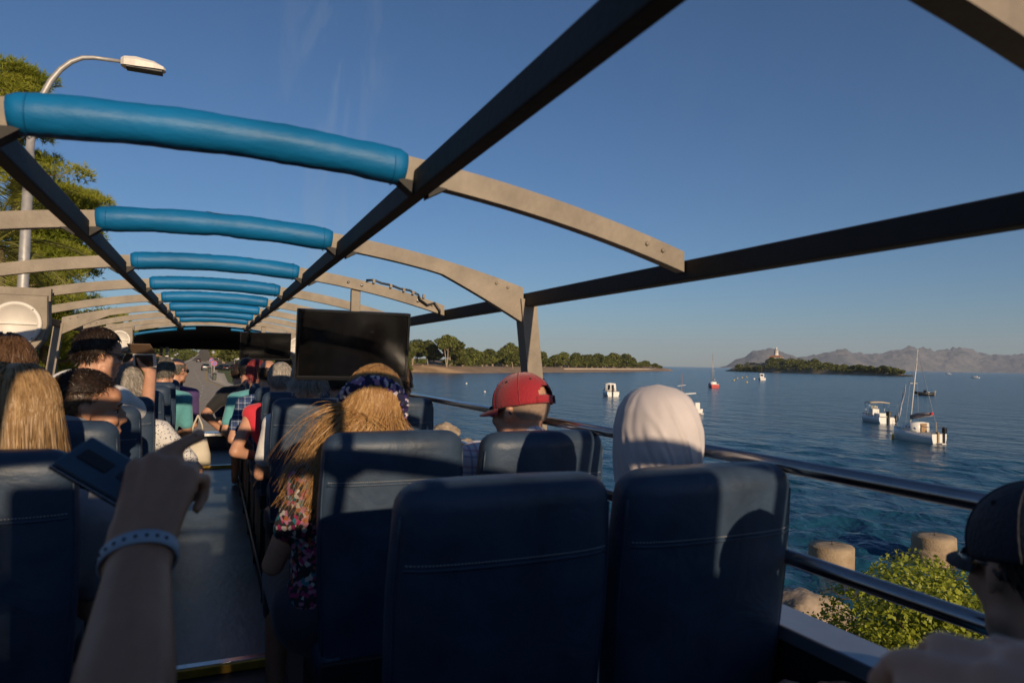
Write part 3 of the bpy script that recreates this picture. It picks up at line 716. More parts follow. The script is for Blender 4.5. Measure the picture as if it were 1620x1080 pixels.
# pines by the car park ahead and on the far slopes
for k in range(13):
    y = 158 + (k % 5) * 12; x = road_at(y)[1] + 11 + k * 2.6 + 3 * rg.random()
    pine_tree((3, 1, 3)[k % 3], (x, y, gz(x, y) - 0.3), 'dark spreading pine shading the car park right of the road ahead', 'pines round the car park ahead', 0.75 + 0.25 * rg.random(), rg.random() * 6)
for k in range(64):
    y = 215 * (3.9 ** ((k // 2) / 31)); side = k % 2
    x = road_at(y)[1] + 5.5 + (k % 5) * (2 + y * 0.012) + 4 * rg.random() if side else road_at(y)[0] - 9 - (k % 6) * (3 + y * 0.012) - 5 * rg.random()
    pine_tree(k % 4, (x, y, gz(x, y) - 0.5), 'green pine in the wood right of the road where it disappears' if side else 'green pine in the wood left of the road where it disappears', 'pines right of the far road' if side else 'pines left of the far road', 0.8 + 0.4 * rg.random(), rg.random() * 6)
for k in range(9):
    x = -45 + k * 11 + 5 * rg.random(); pine_tree(k % 3, (x, 1010 + 20 * rg.random(), gz(x, 1010) - 1), 'dark pine closing the view at the far end of the road', 'pines at the end of the road', 1.6, rg.random() * 6)
for k in range(26):
    y = 48 + k * 9; x = road_at(y)[0] - 15 - 14 * rg.random()
    pine_tree(k % 4, (x, y, gz(x, y) - 0.5), 'green pine on the hillside left of the road', 'pines on the left hillside', 0.75 + 0.3 * rg.random(), rg.random() * 6)

# ---- seaside bush, rocks and concrete piles right of the bus
def seaside_bush(loc, rx, ry, rz, seed, label, n=6500, leaf=0.0175):
    rg = np.random.default_rng(seed); bl = []
    for k in range(46):
        d = rg.normal(size=3); d /= np.linalg.norm(d); d[2] = abs(d[2])
        q = 0.35 + 0.6 * rg.random(); r = 0.16 + 0.16 * rg.random(); bl.append((d[0] * rx * q, d[1] * ry * q, d[2] * rz * q, r * 1.2, r * 1.2, r * 1.2))
    t = empty('mastic_bush', loc, label, 'bush')
    V, Fq = leaf_cloud(bl, n, leaf, rg, 0.62, 0.5, 0.62); link('foliage', quick_mesh('foliage', V, Fq, M['mastic']), t)
    paths = [(bent((rg.normal() * 0.15, rg.normal() * 0.15, -0.3), b[:3], 5, 0.08, rg), 0.03, 0.006, 5) for b in bl[:26]]
    limb_mb(paths).build('branches', M['trunk'], t); return t
def rock(name, loc, r, seed, label, group, stretch=(1, 1, 0.7)):
    bm = bmesh.new(); bmesh.ops.create_icosphere(bm, subdivisions=4, radius=1)
    for p in bm.verts:
        n1 = mnoise.ridged_multi_fractal(p.co * 0.9 + Vector((seed, seed, 0)), 0.9, 2.1, 6, 1.0, 2.0)
        k = 0.72 + 0.2 * n1 + 0.1 * mnoise.noise(p.co * 5 + Vector((seed, 0, 0)))
        p.co = Vector((p.co.x * stretch[0], p.co.y * stretch[1], p.co.z * stretch[2])) * k * r
    mb = MB(); mb.bm(bm); o = mb.build(name, M['rock']); o.location = loc; return tag(o, label, 'rock', group)
b0 = at_d(1532, 1045, 6.6)
seaside_bush((b0.x, b0.y, b0.z - 0.25), 1.08, 1.2, 1.15, 51, 'bright green leafy mastic bush between the concrete piles and the lower rail', 42000)
seaside_bush((b0.x - 0.25, b0.y - 0.3, b0.z - 1.15), 0.8, 0.8, 0.75, 52, 'low dark green bush at the foot of the big mastic bush', 15000)
seaside_bush((b0.x + 1.3, b0.y - 1.0, b0.z - 0.75), 1.3, 1.2, 0.9, 53, 'green bush behind the lower rail at the right picture edge', 26000)
r0 = at_z(1270, 1012, SEA + 0.75)
rock('rock', r0, 0.82, 3.1, 'large pitted pale shoreline rock beside the window seat back', 'shoreline rocks', (1.1, 1.2, 0.95))
for k, (u, v, rr) in enumerate([(706, 684, 1.0), (757, 712, 0.7), (1235, 1010, 0.7), (1330, 1030, 0.55), (735, 706, 0.7), (690, 690, 0.7)]):
    p = at_z(u, v, SEA + 0.25)
    rock('rock', p, rr, k * 1.7, ['jagged pale rock at the water beyond the window seat ahead', 'small rock seen behind the plaid shoulder', 'rough rock low on the shore by the side sill', 'small wet rock in the shallows under the bush', 'half hidden rock between two shoreline rocks', 'rock cut off by the front window seat'][k], 'shoreline rocks')
rg = np.random.default_rng(61)
V = []; bmr = MB()
for k in range(90):
    y = -4 + 62 * rg.random(); x = shore_x(y) - 3.0 + 4.0 * rg.random(); r = 0.15 + 0.35 * rg.random() ** 2
    bm = bmesh.new(); bmesh.ops.create_icosphere(bm, subdivisions=2, radius=1)
    for p in bm.verts: p.co = Vector((p.co.x * (0.8 + .4 * rg.random()), p.co.y, p.co.z * 0.7)) * r * (0.75 + 0.4 * mnoise.noise(p.co * 1.7 + Vector((k, 0, 0)))) + Vector((x, y, land_z(x, y)))
    bmr.bm(bm)
tag(bmr.build('shingle', M['rock']), kind='stuff')
def pile(u0, u1, v_bot, z_top, label, ring):
    a = at_z(u0, v_bot, SEA); b = at_z(u1, v_bot + 8, SEA); c = (a + b) / 2; r = (b - a).length / 2; h = z_top - SEA
    t = empty('concrete_pile', (c.x, c.y, SEA), label, 'pile', 'round concrete piles in the shallows')
    rg = np.random.default_rng(int(u0)); rings = []; n = 40
    prof = [(1.0, -1), (1.0, 0.12 * h), (1.02, 0.3 * h), (1.0, 0.62 * h), (1.0, 0.96 * h), (0.985, h), (0.5, h + 0.01), (0.02, h + 0.012)]
    if ring: prof = [(1.06, -1), (1.06, 0.1), (1.07, 0.42 * h), (1.05, 0.5 * h), (0.97, 0.53 * h), (0.99, 0.58 * h), (0.98, 0.96 * h), (0.965, h), (0.5, h + 0.01), (0.02, h + 0.012)]
    for q, z in prof:
        rings.append([(r * q * math.cos(6.2832 * j / n) * (1 + 0.035 * vnoise(j, z * 3, 0.9) + 0.02 * vnoise(j * 2.3, z * 9, 1.1)), r * q * math.sin(6.2832 * j / n) * (1 + 0.035 * vnoise(j, z * 3, 0.9) + 0.02 * vnoise(j * 2.3, z * 9, 1.1)), z + (0.015 * vnoise(j, q * 4, 0.6) if z > 0 else 0)) for j in range(n)])
    mb = MB(); mb.loft(rings); mb.build('column', M['concrete'], t)
    mb = MB(); mb.tube([(0.02, 0, h - 0.02), (0.02, 0, h + 0.13)], 0.012, 6); mb.build('iron_pin', M['dark_plastic'], t)
pile(1279, 1352, 902, EYE - 4.5, 'round concrete pile nearest the seat back, left of the pair', False)
pile(1442, 1514, 884, EYE - 4.5, 'ringed round concrete pile beside the dark cap, right of the pair', True)

# ================================================================== LIGHTHOUSE, BOATS
x, y, z = isl_ground(0.18, 0.42)
pL = Vector((x, y, z)); wv = unproject(1228, 567); dd = (pL.x * wv[0] + pL.y * wv[1]) / (wv[0] ** 2 + wv[1] ** 2)
pL = Vector((wv[0] * dd, wv[1] * dd, EYE + wv[2] * dd - 1.6))
lh = empty('lighthouse', pL, 'white lighthouse with low orange roofed keeper house on top of the islet', 'lighthouse', rz=rad(35))
mb = MB(); mb.lathe([(2.9, -2), (2.9, 4.8), (2.75, 5.0), (2.45, 11.2), (3.0, 11.4), (3.0, 11.9), (2.2, 12.0)], n=20); mb.build('tower', M['white_wall'], lh)
mb = MB()
for k in range(16):
    a = k * 6.2832 / 16; mb.tube([(2.85 * math.cos(a), 2.85 * math.sin(a), 11.9), (2.85 * math.cos(a), 2.85 * math.sin(a), 12.9)], 0.05, 4)
for zz in (12.4, 12.9): mb.tube([(2.85 * math.cos(a), 2.85 * math.sin(a), zz) for a in np.linspace(0, 6.2832, 25)], 0.05, 4, cap=False)
mb.build('gallery_railing', M['galv'], lh)
mb = MB(); mb.lathe([(1.5, 11.95), (1.5, 14.2)], n=12); lan = mb.build('lantern', mat('lantern_glass', (0.4, 0.42, 0.42), 0.2), lh)
mb = MB(); mb.lathe([(1.75, 14.2), (1.6, 14.7), (0.9, 15.4), (0.2, 15.7), (0.06, 16.6)], n=14); mb.build('dome', M['white_plastic'], lh)
mb = MB(); mb.box(-13, 11, -7, 7, -2.5, 3.4); mb.build('wall', M['white_wall'], lh)
mb = MB(); R1 = [(-14, -8, 3.4), (12, -8, 3.4), (12, 8, 3.4), (-14, 8, 3.4)]; R2 = [(-8, -2.5, 5.6), (6, -2.5, 5.6), (6, 2.5, 5.6), (-8, 2.5, 5.6)]
mb.loft([R1, R2], smooth=False); mb.build('roof', M['orange_tile'], lh)
for k in range(4):
    mb = MB(); mb.box(-10.5 + 5 * k, -9.2 + 5 * k, -7.06, -6.98, 0.6, 2.5); mb.build('window', M['glass'], lh)
for k in range(2):
    mb = MB(); mb.box(-13.06, -12.98, -4 + 6 * k, -2.6 + 6 * k, 0.4, 2.5); mb.build('window', M['glass'], lh)
x, y, z = isl_ground(0.9, 0.08)
mb = MB(); mb.box(-2.4, 2.4, -1.6, 1.6, -1, 1.7); mb.lathe([(0.0, 2.6), (2.8, 1.7)], n=4)
hut = empty('stone_hut', (x, y, z), 'tiny pale stone hut on the shore near the right end of the islet', 'hut'); mb.build('wall', M['concrete'], hut)

def hull_mb(L, B, F, D=0.35, bow=0.25, full=0.55, n=14):
    """boat hull along +x (bow), sheer rising to the bow, open top closed by a deck"""
    mb = MB(); rings = []
    for i in range(n):
        t = i / (n - 1); x = -L / 2 + L * t
        w = B / 2 * (0.86 + 0.14 * math.sin(t * math.pi)) * (1 - max(0, (t - full) / (1 - full)) ** 2.2) + 0.01
        sh = F * (1 + bow * t * t * 1.6); k = -D * (1 - 0.8 * max(0, (t - 0.7) / 0.3))
        xo = x - (0.0 if t < 0.8 else 0.0)
        rings.append([(xo, -w, sh), (xo, -w * 1.0, sh * 0.55), (xo, -w * 0.86, 0.0), (xo, -w * 0.45, k * 0.8), (xo, 0, k), (xo, w * 0.45, k * 0.8), (xo, w * 0.86, 0), (xo, w, sh * 0.55), (xo, w, sh)])
    mb.loft(rings, 0, True, False, True); mb.add(rings[0], [tuple(range(8, -1, -1))], 0, False); mb.add([p for r in rings for p in (r[0], r[8])], [(2 * i, 2 * i + 2, 2 * i + 3, 2 * i + 1) for i in range(n - 1)], 0, False); return mb
def outboard(par, x, z, s=1.0, y=0.0, m=None):
    mb = MB(); mb.box(x - 0.28 * s, x + 0.12 * s, y - 0.15 * s, y + 0.15 * s, z + 0.1 * s, z + 0.5 * s, 0, 0.06 * s)
    mb.box(x - 0.14 * s, x + 0.02 * s, y - 0.06 * s, y + 0.06 * s, z - 0.75 * s, z + 0.12 * s, 0, 0.02 * s); mb.ell((x - 0.08 * s, y, z - 0.72 * s), (0.2 * s, 0.07 * s, 0.07 * s)); mb.build('outboard_motor', m or M['black'], par)
BO = 'boats moored in the bay'
def boat(name, uv, rz, label, cat='boat'):
    p = at_z(uv[0], uv[1], SEA); return empty(name, p, label, cat, BO, rz)
def toward(uv):   # heading (rz) of a boat that points straight away from the eye
    w = unproject(*uv); return math.atan2(w[1], w[0])
WG = M['white_gloss']
# sailing boat at the right
rz = toward((1448, 697)) + rad(52)
sb = boat('sailing_boat', (1449, 697), rz, 'white sailing boat with tall bare mast and furled grey boom sail at the right')
sb.scale = (0.66, 0.78, 1.04)
hull_mb(5.6, 2.2, 0.66).build('hull', WG, sb)
mb = MB()
for i, (xx, w, h) in enumerate([(-0.9, 0.78, 0.55), (-0.85, 0.8, 1.12), (0.3, 0.74, 1.1), (1.0, 0.55, 0.98), (1.5, 0.35, 0.72)]): pass
rings = [[(xx, -w, 0.6), (xx, -w * 0.9, h), (xx, 0, h + 0.07), (xx, w * 0.9, h), (xx, w, 0.6)] for xx, w, h in [(-0.9, 0.86, 1.32), (0.3, 0.82, 1.26), (1.15, 0.62, 1.06), (1.85, 0.35, 0.8)]]
mb.loft(rings); mb.build('cabin', WG, sb)
mb = MB(); mb.box(-0.96, -0.905, -0.42, 0.42, 0.68, 1.3); mb.build('companionway', mat('wood_hatch', (0.3, 0.19, 0.1), 0.7, var=0.2, scale=6), sb)
mb = MB()
for sx in (-1, 1):
    for q in range(2): mb.ell((0.1 + q * 0.4, sx * 0.785, 1.0), (0.1, 0.02, 0.06), 0, 1)
mb.build('porthole', M['glass'], sb)
mb = MB(); mb.tube([(0.75, 0, 0.9), (-0.25, 0, 6.5)], [0.06, 0.04], 8); mb.tube([(0.25, -0.5, 4.1), (0.25, 0.5, 4.1)], 0.02, 5); mb.build('mast', M['white_plastic'], sb)
mb = MB(); mb.tube([(0.7, 0, 1.55), (-2.0, 0, 1.9)], 0.045, 6); mb.build('boom', M['galv'], sb)
mb = MB(); mb.tube([(0.6, 0, 1.66), (-0.2, 0.05, 1.85), (-1.0, -0.04, 1.92), (-1.9, 0, 2.02)], [0.17, 0.15, 0.13, 0.08], 8); mb.build('furled_sail', mat('grey_sail', (0.28, 0.22, 0.2), 0.9, var=0.3, scale=6), sb)
mb = MB(); mb.tube([(-1.75, 0, 1.99), (-2.02, 0, 2.03)], 0.1, 8); mb.build('sail_cover', M['red_cloth'], sb)
mb = MB(); mb.tube([(2.5, 0, 0.85), (2.1, 0.04, 1.8), (1.85, -0.03, 2.5), (1.45, 0.02, 3.5), (1.3, 0, 4.0)], [0.02, 0.16, 0.06, 0.13, 0.02], 7); mb.build('furled_jib', M['white_cloth'], sb)
mb = MB()
for a, b in [((2.7, 0, 0.8), (0.05, 0, 5.5)), ((-2.7, 0, 0.65), (-0.25, 0, 6.4)), ((0.5, 0.95, 0.65), (0.25, 0.5, 4.1)), ((0.25, 0.5, 4.1), (-0.2, 0, 6.1)), ((0.5, -0.95, 0.65), (0.25, -0.5, 4.1)), ((0.25, -0.5, 4.1), (-0.2, 0, 6.1)), ((-2.0, 0, 1.9), (-0.25, 0, 6.45))]: mb.tube([a, b], 0.012, 4)
mb.build('rigging', M['galv'], sb)
mb = MB(); mb.tube([(-2.62, 0.25, 0.2), (-2.62, 0.25, 1.5)], 0.05, 6); mb.box(-2.95, -2.75, 0.15, 0.35, -0.4, 0.8); mb.build('rudder', M['concrete'], sb)
outboard(sb, -2.9, 0.62, 1.0, -0.45)
mb = MB(); mb.ell((2.0, 0.95, 0.15), (0.14, 0.14, 0.28)); mb.build('fender', M['paint_yellow'], sb)
mb = MB(); mb.box(-3.5, -2.8, -0.1, 0.45, -0.02, 0.06); mb.build('swim_platform', M['white_plastic'], sb)
mb = MB(); mb.tube([(2.7, -0.25, 0.85), (2.75, -0.2, 1.3), (2.75, 0.2, 1.3), (2.7, 0.25, 0.85)], 0.02, 5); mb.tube([(-2.7, -0.9, 0.6), (-2.7, -0.9, 1.1), (-1.5, -1.0, 1.15), (-1.5, -1, 0.6)], 0.02, 5); mb.tube([(-2.7, 0.9, 0.6), (-2.7, 0.9, 1.1), (-1.5, 1.0, 1.15), (-1.5, 1, 0.6)], 0.02, 5); mb.build('guard_rail', M['steel'], sb)
# open motorboat with bimini
rz = toward((1384, 668)) + rad(28)
ob = boat('open_motorboat', (1385, 667), rz, 'small white open motorboat with cream bimini arch left of the sailing boat')
hull_mb(4.6, 2.0, 0.62).build('hull', WG, ob)
mb = MB(); mb.box(-0.1, 0.5, -0.35, 0.35, 0.6, 1.3, 0, 0.06); mb.box(-1.3, -0.8, -0.6, 0.6, 0.6, 0.95, 0, 0.05); mb.build('console', WG, ob)
mb = MB(); mb.box(0.16, 0.2, -0.33, 0.33, 1.28, 1.62); mb.build('windscreen', M['glass'], ob)
mb = MB(); mb.loft([[(xx, yy, 1.95 + 0.12 * math.cos(yy * 1.3) - 0.05 * abs(xx + .3)) for yy in np.linspace(-0.95, 0.95, 9)] + [(xx, yy, 1.88 + 0.12 * math.cos(yy * 1.3) - 0.05 * abs(xx + .3)) for yy in np.linspace(0.95, -0.95, 9)] for xx in (-0.9, -0.3, 0.3)]); mb.build('bimini', mat('cream_canvas', (0.55, 0.42, 0.28), 0.85), ob)
mb = MB()
for sy in (-0.95, 0.95):
    for xx in (-0.85, 0.25): mb.tube([(xx, sy, 1.98), (-0.3 + (xx + 0.3) * 0.3, sy, 0.6)], 0.022, 5)
mb.tube([(-1.9, -0.9, 0.6), (-2.1, -1.2, 2.3)], 0.015, 4); mb.build('bimini_frame', M['steel'], ob)
outboard(ob, -2.35, 0.6, 1.25); outboard(ob, -2.3, 0.5, 0.7, -0.75)
# cabin motorboat
rz = toward((965, 626)) + rad(12)
cb = boat('cabin_motorboat', (965, 626), rz, 'white cabin motorboat seen from astern between the red cap and the headscarf')
hull_mb(5.2, 2.3, 0.8).build('hull', WG, cb)
mb = MB(); mb.loft([[(xx, -w, 0.75), (xx, -w * 0.88, h), (xx, 0, h + 0.1), (xx, w * 0.88, h), (xx, w, 0.75)] for xx, w, h in [(-0.6, 0.95, 2.1), (0.5, 0.92, 2.1), (1.1, 0.8, 1.4), (1.9, 0.5, 1.1)]]); mb.build('cabin', WG, cb)
for yy in (-0.52, 0.1):
    mb = MB(); mb.box(-0.66, -0.605, yy, yy + 0.42, 1.05 if yy > 0 else 1.3, 1.9); mb.build('window', M['glass'], cb)
outboard(cb, -2.65, 0.75, 1.35, 0.1)
# llaut with a short mast
rz = toward((1088, 655)) + rad(50)
ll = boat('wooden_sailboat', (1086, 653), rz, 'small white boat with brown pole mast and slanted yard behind the headscarf')
ll.scale = (0.8, 0.85, 1.0)
hull_mb(4.4, 1.7, 0.55).build('hull', WG, ll)
mb = MB(); mb.loft([[(xx, -w, 0.5), (xx, -w * 0.85, h), (xx, w * 0.85, h), (xx, w, 0.5)] for xx, w, h in [(-0.6, 0.6, 1.2), (0.8, 0.55, 1.15), (1.2, 0.4, 0.8)]]); mb.build('cabin', WG, ll)
mb = MB(); mb.tube([(0.9, 0, 0.5), (0.9, 0, 4.4)], [0.07, 0.05], 7); mb.build('mast', mat('varnished_wood', (0.3, 0.13, 0.05), 0.5), ll)
mb = MB(); mb.tube([(2.4, 0.5, 1.75), (0.9, 0, 2.05), (-1.2, -0.5, 2.25)], [0.06, 0.12, 0.05], 7); mb.tube([(0.9, -0.8, 3.1), (0.9, 0.8, 3.0)], 0.03, 5); mb.build('yard', M['white_cloth'], ll)
mb = MB(); mb.box(-2.0, -1.35, -0.45, 0.45, 0.4, 1.25, 0, 0.08); mb.build('engine_box', WG, ll)
mb = MB(); mb.box(-2.75, -2.1, -0.3, 0.3, 0.02, 0.12); mb.build('swim_platform', M['white_plastic'], ll)
# red sailing boat
rz = toward((1128, 613)) + rad(14)
rb = boat('red_sailing_boat', (1128, 613), rz, 'red hulled sailing boat with one bare mast beyond the headscarf')
rb.scale = (0.75, 0.95, 1.0)
hull_mb(6.2, 2.3, 0.85).build('hull', mat('red_gelcoat', (0.45, 0.03, 0.03), 0.35), rb)
mb = MB(); mb.loft([[(xx, -w, 0.8), (xx, -w * 0.85, h), (xx, w * 0.85, h), (xx, w, 0.8)] for xx, w, h in [(-0.9, 0.8, 1.5), (0.9, 0.7, 1.45), (1.6, 0.4, 1.05)]]); mb.box(-3.0, 2.4, -0.95, 0.95, 0.8, 0.95); mb.build('cabin', WG, rb)
mb = MB(); mb.tube([(0.6, 0, 1.0), (0.6, 0, 8.7)], [0.1, 0.07], 6); mb.tube([(0.6, -0.7, 4.3), (0.6, 0.7, 4.3)], 0.05, 5); mb.build('mast', M['galv'], rb)
mb = MB(); mb.tube([(0.6, 0, 1.9), (-2.3, 0, 2.0)], 0.12, 6); mb.build('furled_sail', M['white_cloth'], rb)
mb = MB(); mb.tube([(3.0, 0, 1.1), (0.6, 0, 8.4)], 0.02, 4); mb.tube([(-3.0, 0, 1.0), (0.6, 0, 8.6)], 0.02, 4); mb.build('rigging', M['galv'], rb)
# far launch near the islet, dark inflatable, tiny ones
rz = toward((1205, 601)) + rad(10)
fb = boat('fishing_launch', (1205, 601), rz, 'white fishing launch with short mast below the lighthouse')
hull_mb(6.5, 2.6, 1.0).build('hull', WG, fb)
mb = MB(); mb.box(-0.5, 1.5, -0.9, 0.9, 0.9, 2.8, 0, 0.15); mb.build('wheelhouse', WG, fb)
mb = MB(); mb.box(-0.56, -0.48, -0.6, 0.6, 1.7, 2.4); mb.build('window', M['glass'], fb)
mb = MB(); mb.tube([(0.3, 0, 2.7), (0.3, 0, 5.6)], 0.08, 5); mb.build('mast', M['trunk'], fb)
rz = toward((1463, 626)) + rad(95)
rib = boat('inflatable_boat', (1463, 625), rz, 'dark inflatable boat with grey tubes behind the sailing boat mast')
mb = MB(); mb.tube([(-1.7, -0.8, 0.3), (0.8, -0.8, 0.35), (1.7, -0.35, 0.5), (1.95, 0, 0.55), (1.7, 0.35, 0.5), (0.8, 0.8, 0.35), (-1.7, 0.8, 0.3)], 0.3, 9); mb.build('tube', M['dark_plastic'], rib)
mb = MB(); mb.box(-1.5, 1.3, -0.6, 0.6, 0.0, 0.2); mb.box(-0.3, 0.25, -0.3, 0.3, 0.2, 1.1, 0, 0.05); mb.build('console', M['black'], rib); outboard(rib, -1.8, 0.5, 1.0, 0, M['galv'])
mb = MB(); mb.box(-0.9, -0.5, -0.4, 0.4, 0.2, 0.75, 0, 0.05); mb.build('seat', M['white_plastic'], rib)
for uv, L, lab, dark in [((1500, 592), 9, 'tiny white boat on the horizon right of the sailing boat mast', 0), ((1543, 598), 6, 'tiny white boat with orange stern on open water at the far right', 0), ((1360, 593), 10, 'dark boat moored against the right part of the islet', 1), ((1392, 594), 6, 'tiny white boat moored by the right end of the islet', 0)]:
    tb = boat('distant_boat', uv, toward(uv) + rad(70), lab)
    hull_mb(L, L * 0.33, L * 0.13).build('hull', M['dark_plastic'] if dark else WG, tb)
    mb = MB(); mb.box(-L * 0.25, L * 0.15, -L * 0.11, L * 0.11, L * 0.12, L * 0.27, 0, 0.1); mb.build('cabin', M['galv'] if dark else WG, tb)
def buoy(uv, r, m, label, grp):
    p = at_z(uv[0], uv[1], SEA); t = empty('buoy', p, label, 'buoy', grp)
    mb = MB(); mb.lathe([(0.02, -0.5 * r), (0.8 * r, -0.3 * r), (r, 0.3 * r), (0.8 * r, 0.9 * r), (0.3 * r, 1.25 * r), (0.05, 1.3 * r)], n=14); mb.build('float', m, t)
    mb = MB(); mb.tube([(0, 0, 1.2 * r), (0, 0, 1.5 * r)], r * 0.12, 6); mb.build('ring', M['galv'], t)
for uv in [(1161, 602), (1166.5, 599), (1174, 597.5), (1181, 596.5)]: buoy(uv, 0.4, M['paint_yellow'], 'yellow buoy of the slanting row left of the fishing launch', 'row of yellow buoys')
buoy((1181.5, 605), 0.36, M['paint_yellow'], 'lone yellow buoy below the row of yellow buoys', 'yellow buoys')
buoy((738, 607), 0.24, M['white_plastic'], 'white mooring buoy nearer the headland beach', 'white buoys'); buoy((767, 620), 0.2, M['white_plastic'], 'white mooring buoy just left of the red cap', 'white buoys'); buoy((1193, 600), 0.5, M['white_plastic'], 'white buoy between the yellow row and the fishing launch', 'white buoys')

# ================================================================== STREET
def lamp(loc, h, arm, label, near=True):
    t = empty('street_lamp', loc, label, 'street lamp', None if near else 'small lamps along the left pavement')
    if near:
        mb = MB(); pts = [(0, 0, 0), (0, 0, h * 0.5), (0.02, 0, h * 0.78)]; rs = [0.125, 0.11, 0.095]
        for k in range(9):
            a = rad(90 * k / 8); pts.append((0.02 + (arm - 0.5) * (1 - math.cos(a)) * 0.92, 0, h * 0.78 + (h * 0.22) * math.sin(a))); rs.append(0.085 - 0.005 * k)
        pts.append((arm, 0, h + 0.02)); rs.append(0.04); mb.tube(pts, rs, 12); mb.build('pole', M['galv'], t)
        mb = MB(); ring = []
        for xx, w, zt, zb in [(arm - 0.05, 0.07, 0.1, -0.06), (arm + 0.02, 0.15, 0.13, -0.08), (arm + 0.25, 0.19, 0.15, -0.09), (arm + 0.62, 0.18, 0.11, -0.07), (arm + 0.82, 0.13, 0.03, -0.05), (arm + 0.86, 0.06, -0.02, -0.045)]:
            ring.append([(xx, -w, h + zb), (xx, -w, h + zt * 0.4), (xx, -w * 0.6, h + zt), (xx, w * 0.6, h + zt), (xx, w, h + zt * 0.4), (xx, w, h + zb)])
        mb.loft(ring, 0, True, True, False); mb.build('lamp_head', M['white_plastic'], t)
        mb = MB(); mb.box(arm + 0.06, arm + 0.8, -0.14, 0.14, h - 0.12, h - 0.075, 0, 0.01); mb.build('lamp_lens', M['dark_plastic'], t)
        mb = MB(); mb.lathe([(0.127, 3.1), (0.13, 3.1), (0.13, 3.75), (0.115, 3.75)], n=14); mb.build('band', M['dark_plastic'], t)
    else:
        mb = MB(); mb.tube([(0, 0, 0), (0, 0, h)], 0.05, 6); mb.build('pole', M['dark_plastic'], t)
        mb = MB(); mb.lathe([(0.08, h), (0.3, h + 0.08), (0.32, h + 0.2), (0.1, h + 0.4)], n=10); mb.build('lamp_head', M['galv'], t)
lp = at_d(30, 600, 18.0); hz = at_d(190, 107, 17.0)
lamp((lp.x, lp.y, road_at(lp.y)[2] + 0.1), 10.55, 1.72, 'tall galvanised street lamp with curved arm and white head over the road')
for y in (112, 152, 190): lamp((road_at(y)[0] - 0.6, y, road_at(y)[2]), 3.4, 0, 'small dark street lamp on the left pavement ahead', False)
for k, y in enumerate((98, 126, 138, 162, 175, 205)):
    b = empty('bollard', (road_at(y)[0] - 0.4, y, road_at(y)[2] + 0.1), 'dark bollard post along the left pavement ahead', 'bollard', 'bollards along the left pavement')
    mb = MB(); mb.lathe([(0.09, 0), (0.09, 0.9), (0.11, 0.92), (0.11, 1.0), (0.03, 1.08)], n=10); mb.build('post', M['dark_plastic'], b)
fn = empty('green_fence', (road_at(140)[0] - 2.2, 140, road_at(140)[2]), 'green panel fence on the left side of the road ahead', 'fence')
for k in range(9):
    y = 128 + k * 5; xx = road_at(y)[0] - 2.0; zz = road_at(y)[2] + 0.3
    mb = MB(); mb.box(-0.03, 0.03, 0, 4.6, 0.1, 2.0, 0)
    p = mb.build('panel', mat('green_mesh', (0.02, 0.08, 0.06), 0.8) if k == 0 else bpy.data.materials['green_mesh'], fn); p.location = (xx - fn.location.x, y - 140, zz - fn.location.z)
    mb = MB(); mb.box(-0.06, 0.06, 4.7, 4.82, -0.2, 2.1); q = mb.build('post', M['dark_plastic'], fn); q.location = p.location
def sign(loc, label):
    t = empty('road_sign', loc, label, 'road sign', 'no parking signs on the right pavement')
    mb = MB(); mb.tube([(0, 0, 0), (0, 0, 3.1)], 0.04, 6); mb.build('pole', M['galv'], t)
    for r, y0, mm, nm in ((0.42, 0.0, mat('sign_red', (0.5, 0.03, 0.04), 0.4), 'red_ring'), (0.33, -0.012, mat('sign_blue', (0.02, 0.06, 0.35), 0.4), 'blue_disc')):
        mb = MB(); n = 24; mb.loft([[(r * math.cos(6.2832 * j / n), -0.05 + y0 + q, 2.7 + r * math.sin(6.2832 * j / n)) for j in range(n)] for q in (0.01, -0.005)], 0, True, True, False); mb.build(nm, mm, t)
    mb = MB(); mb.box(-0.32, 0.32, -0.072, -0.064, -0.03, 0.03, 0, 0, Matrix.Translation((0, 0, 2.7)) @ Matrix.Rotation(rad(45), 4, 'Y')); mb.build('red_bar', bpy.data.materials['sign_red'], t)
def gnd(u, v):
    for y in np.linspace(40, 700, 5000):
        w = unproject(u, v); z = EYE + w[2] / w[1] * y
        if z <= road_at(y)[2]: return Vector((w[0] / w[1] * y, y, road_at(y)[2] + 0.1))
    return at_z(u, v, 0)
sign(gnd(334, 592), 'left one of two round blue and red no parking signs'); sign(gnd(338.5, 602), 'right one of two round blue and red no parking signs beside a thick post')
def bin_(loc, label):
    t = empty('litter_bin', loc, label, 'litter bin', 'litter bins on the right pavement')
    mb = MB(); mb.lathe([(0.22, 0.1), (0.27, 0.15), (0.3, 0.95), (0.32, 0.97)], n=12); mb.build('bin_body', mat('bin_green', (0.09, 0.12, 0.1), 0.6), t)
    mb = MB(); mb.lathe([(0.33, 0.97), (0.33, 1.03), (0.05, 1.2)], n=12); mb.build('lid', M['dark_plastic'], t)
bin_(gnd(337, 602) + Vector((0.2, -1, 0)), 'green litter bin at the kerb corner by the sign post'); bin_(gnd(332, 591), 'green litter bin further back beside the first sign')
pt = gnd(336, 601); mb = MB(); pl = empty('lamp_post', pt, 'brown post with small lantern top at the kerb corner ahead', 'lamp post'); mb.tube([(0, 0, 0), (0, 0, 4.2)], 0.06, 8); mb.build('pole', M['trunk'], pl)
mb = MB(); mb.lathe([(0.1, 4.2), (0.3, 4.3), (0.32, 4.6), (0.08, 4.8)], n=10); mb.build('lantern', M['galv'], pl)

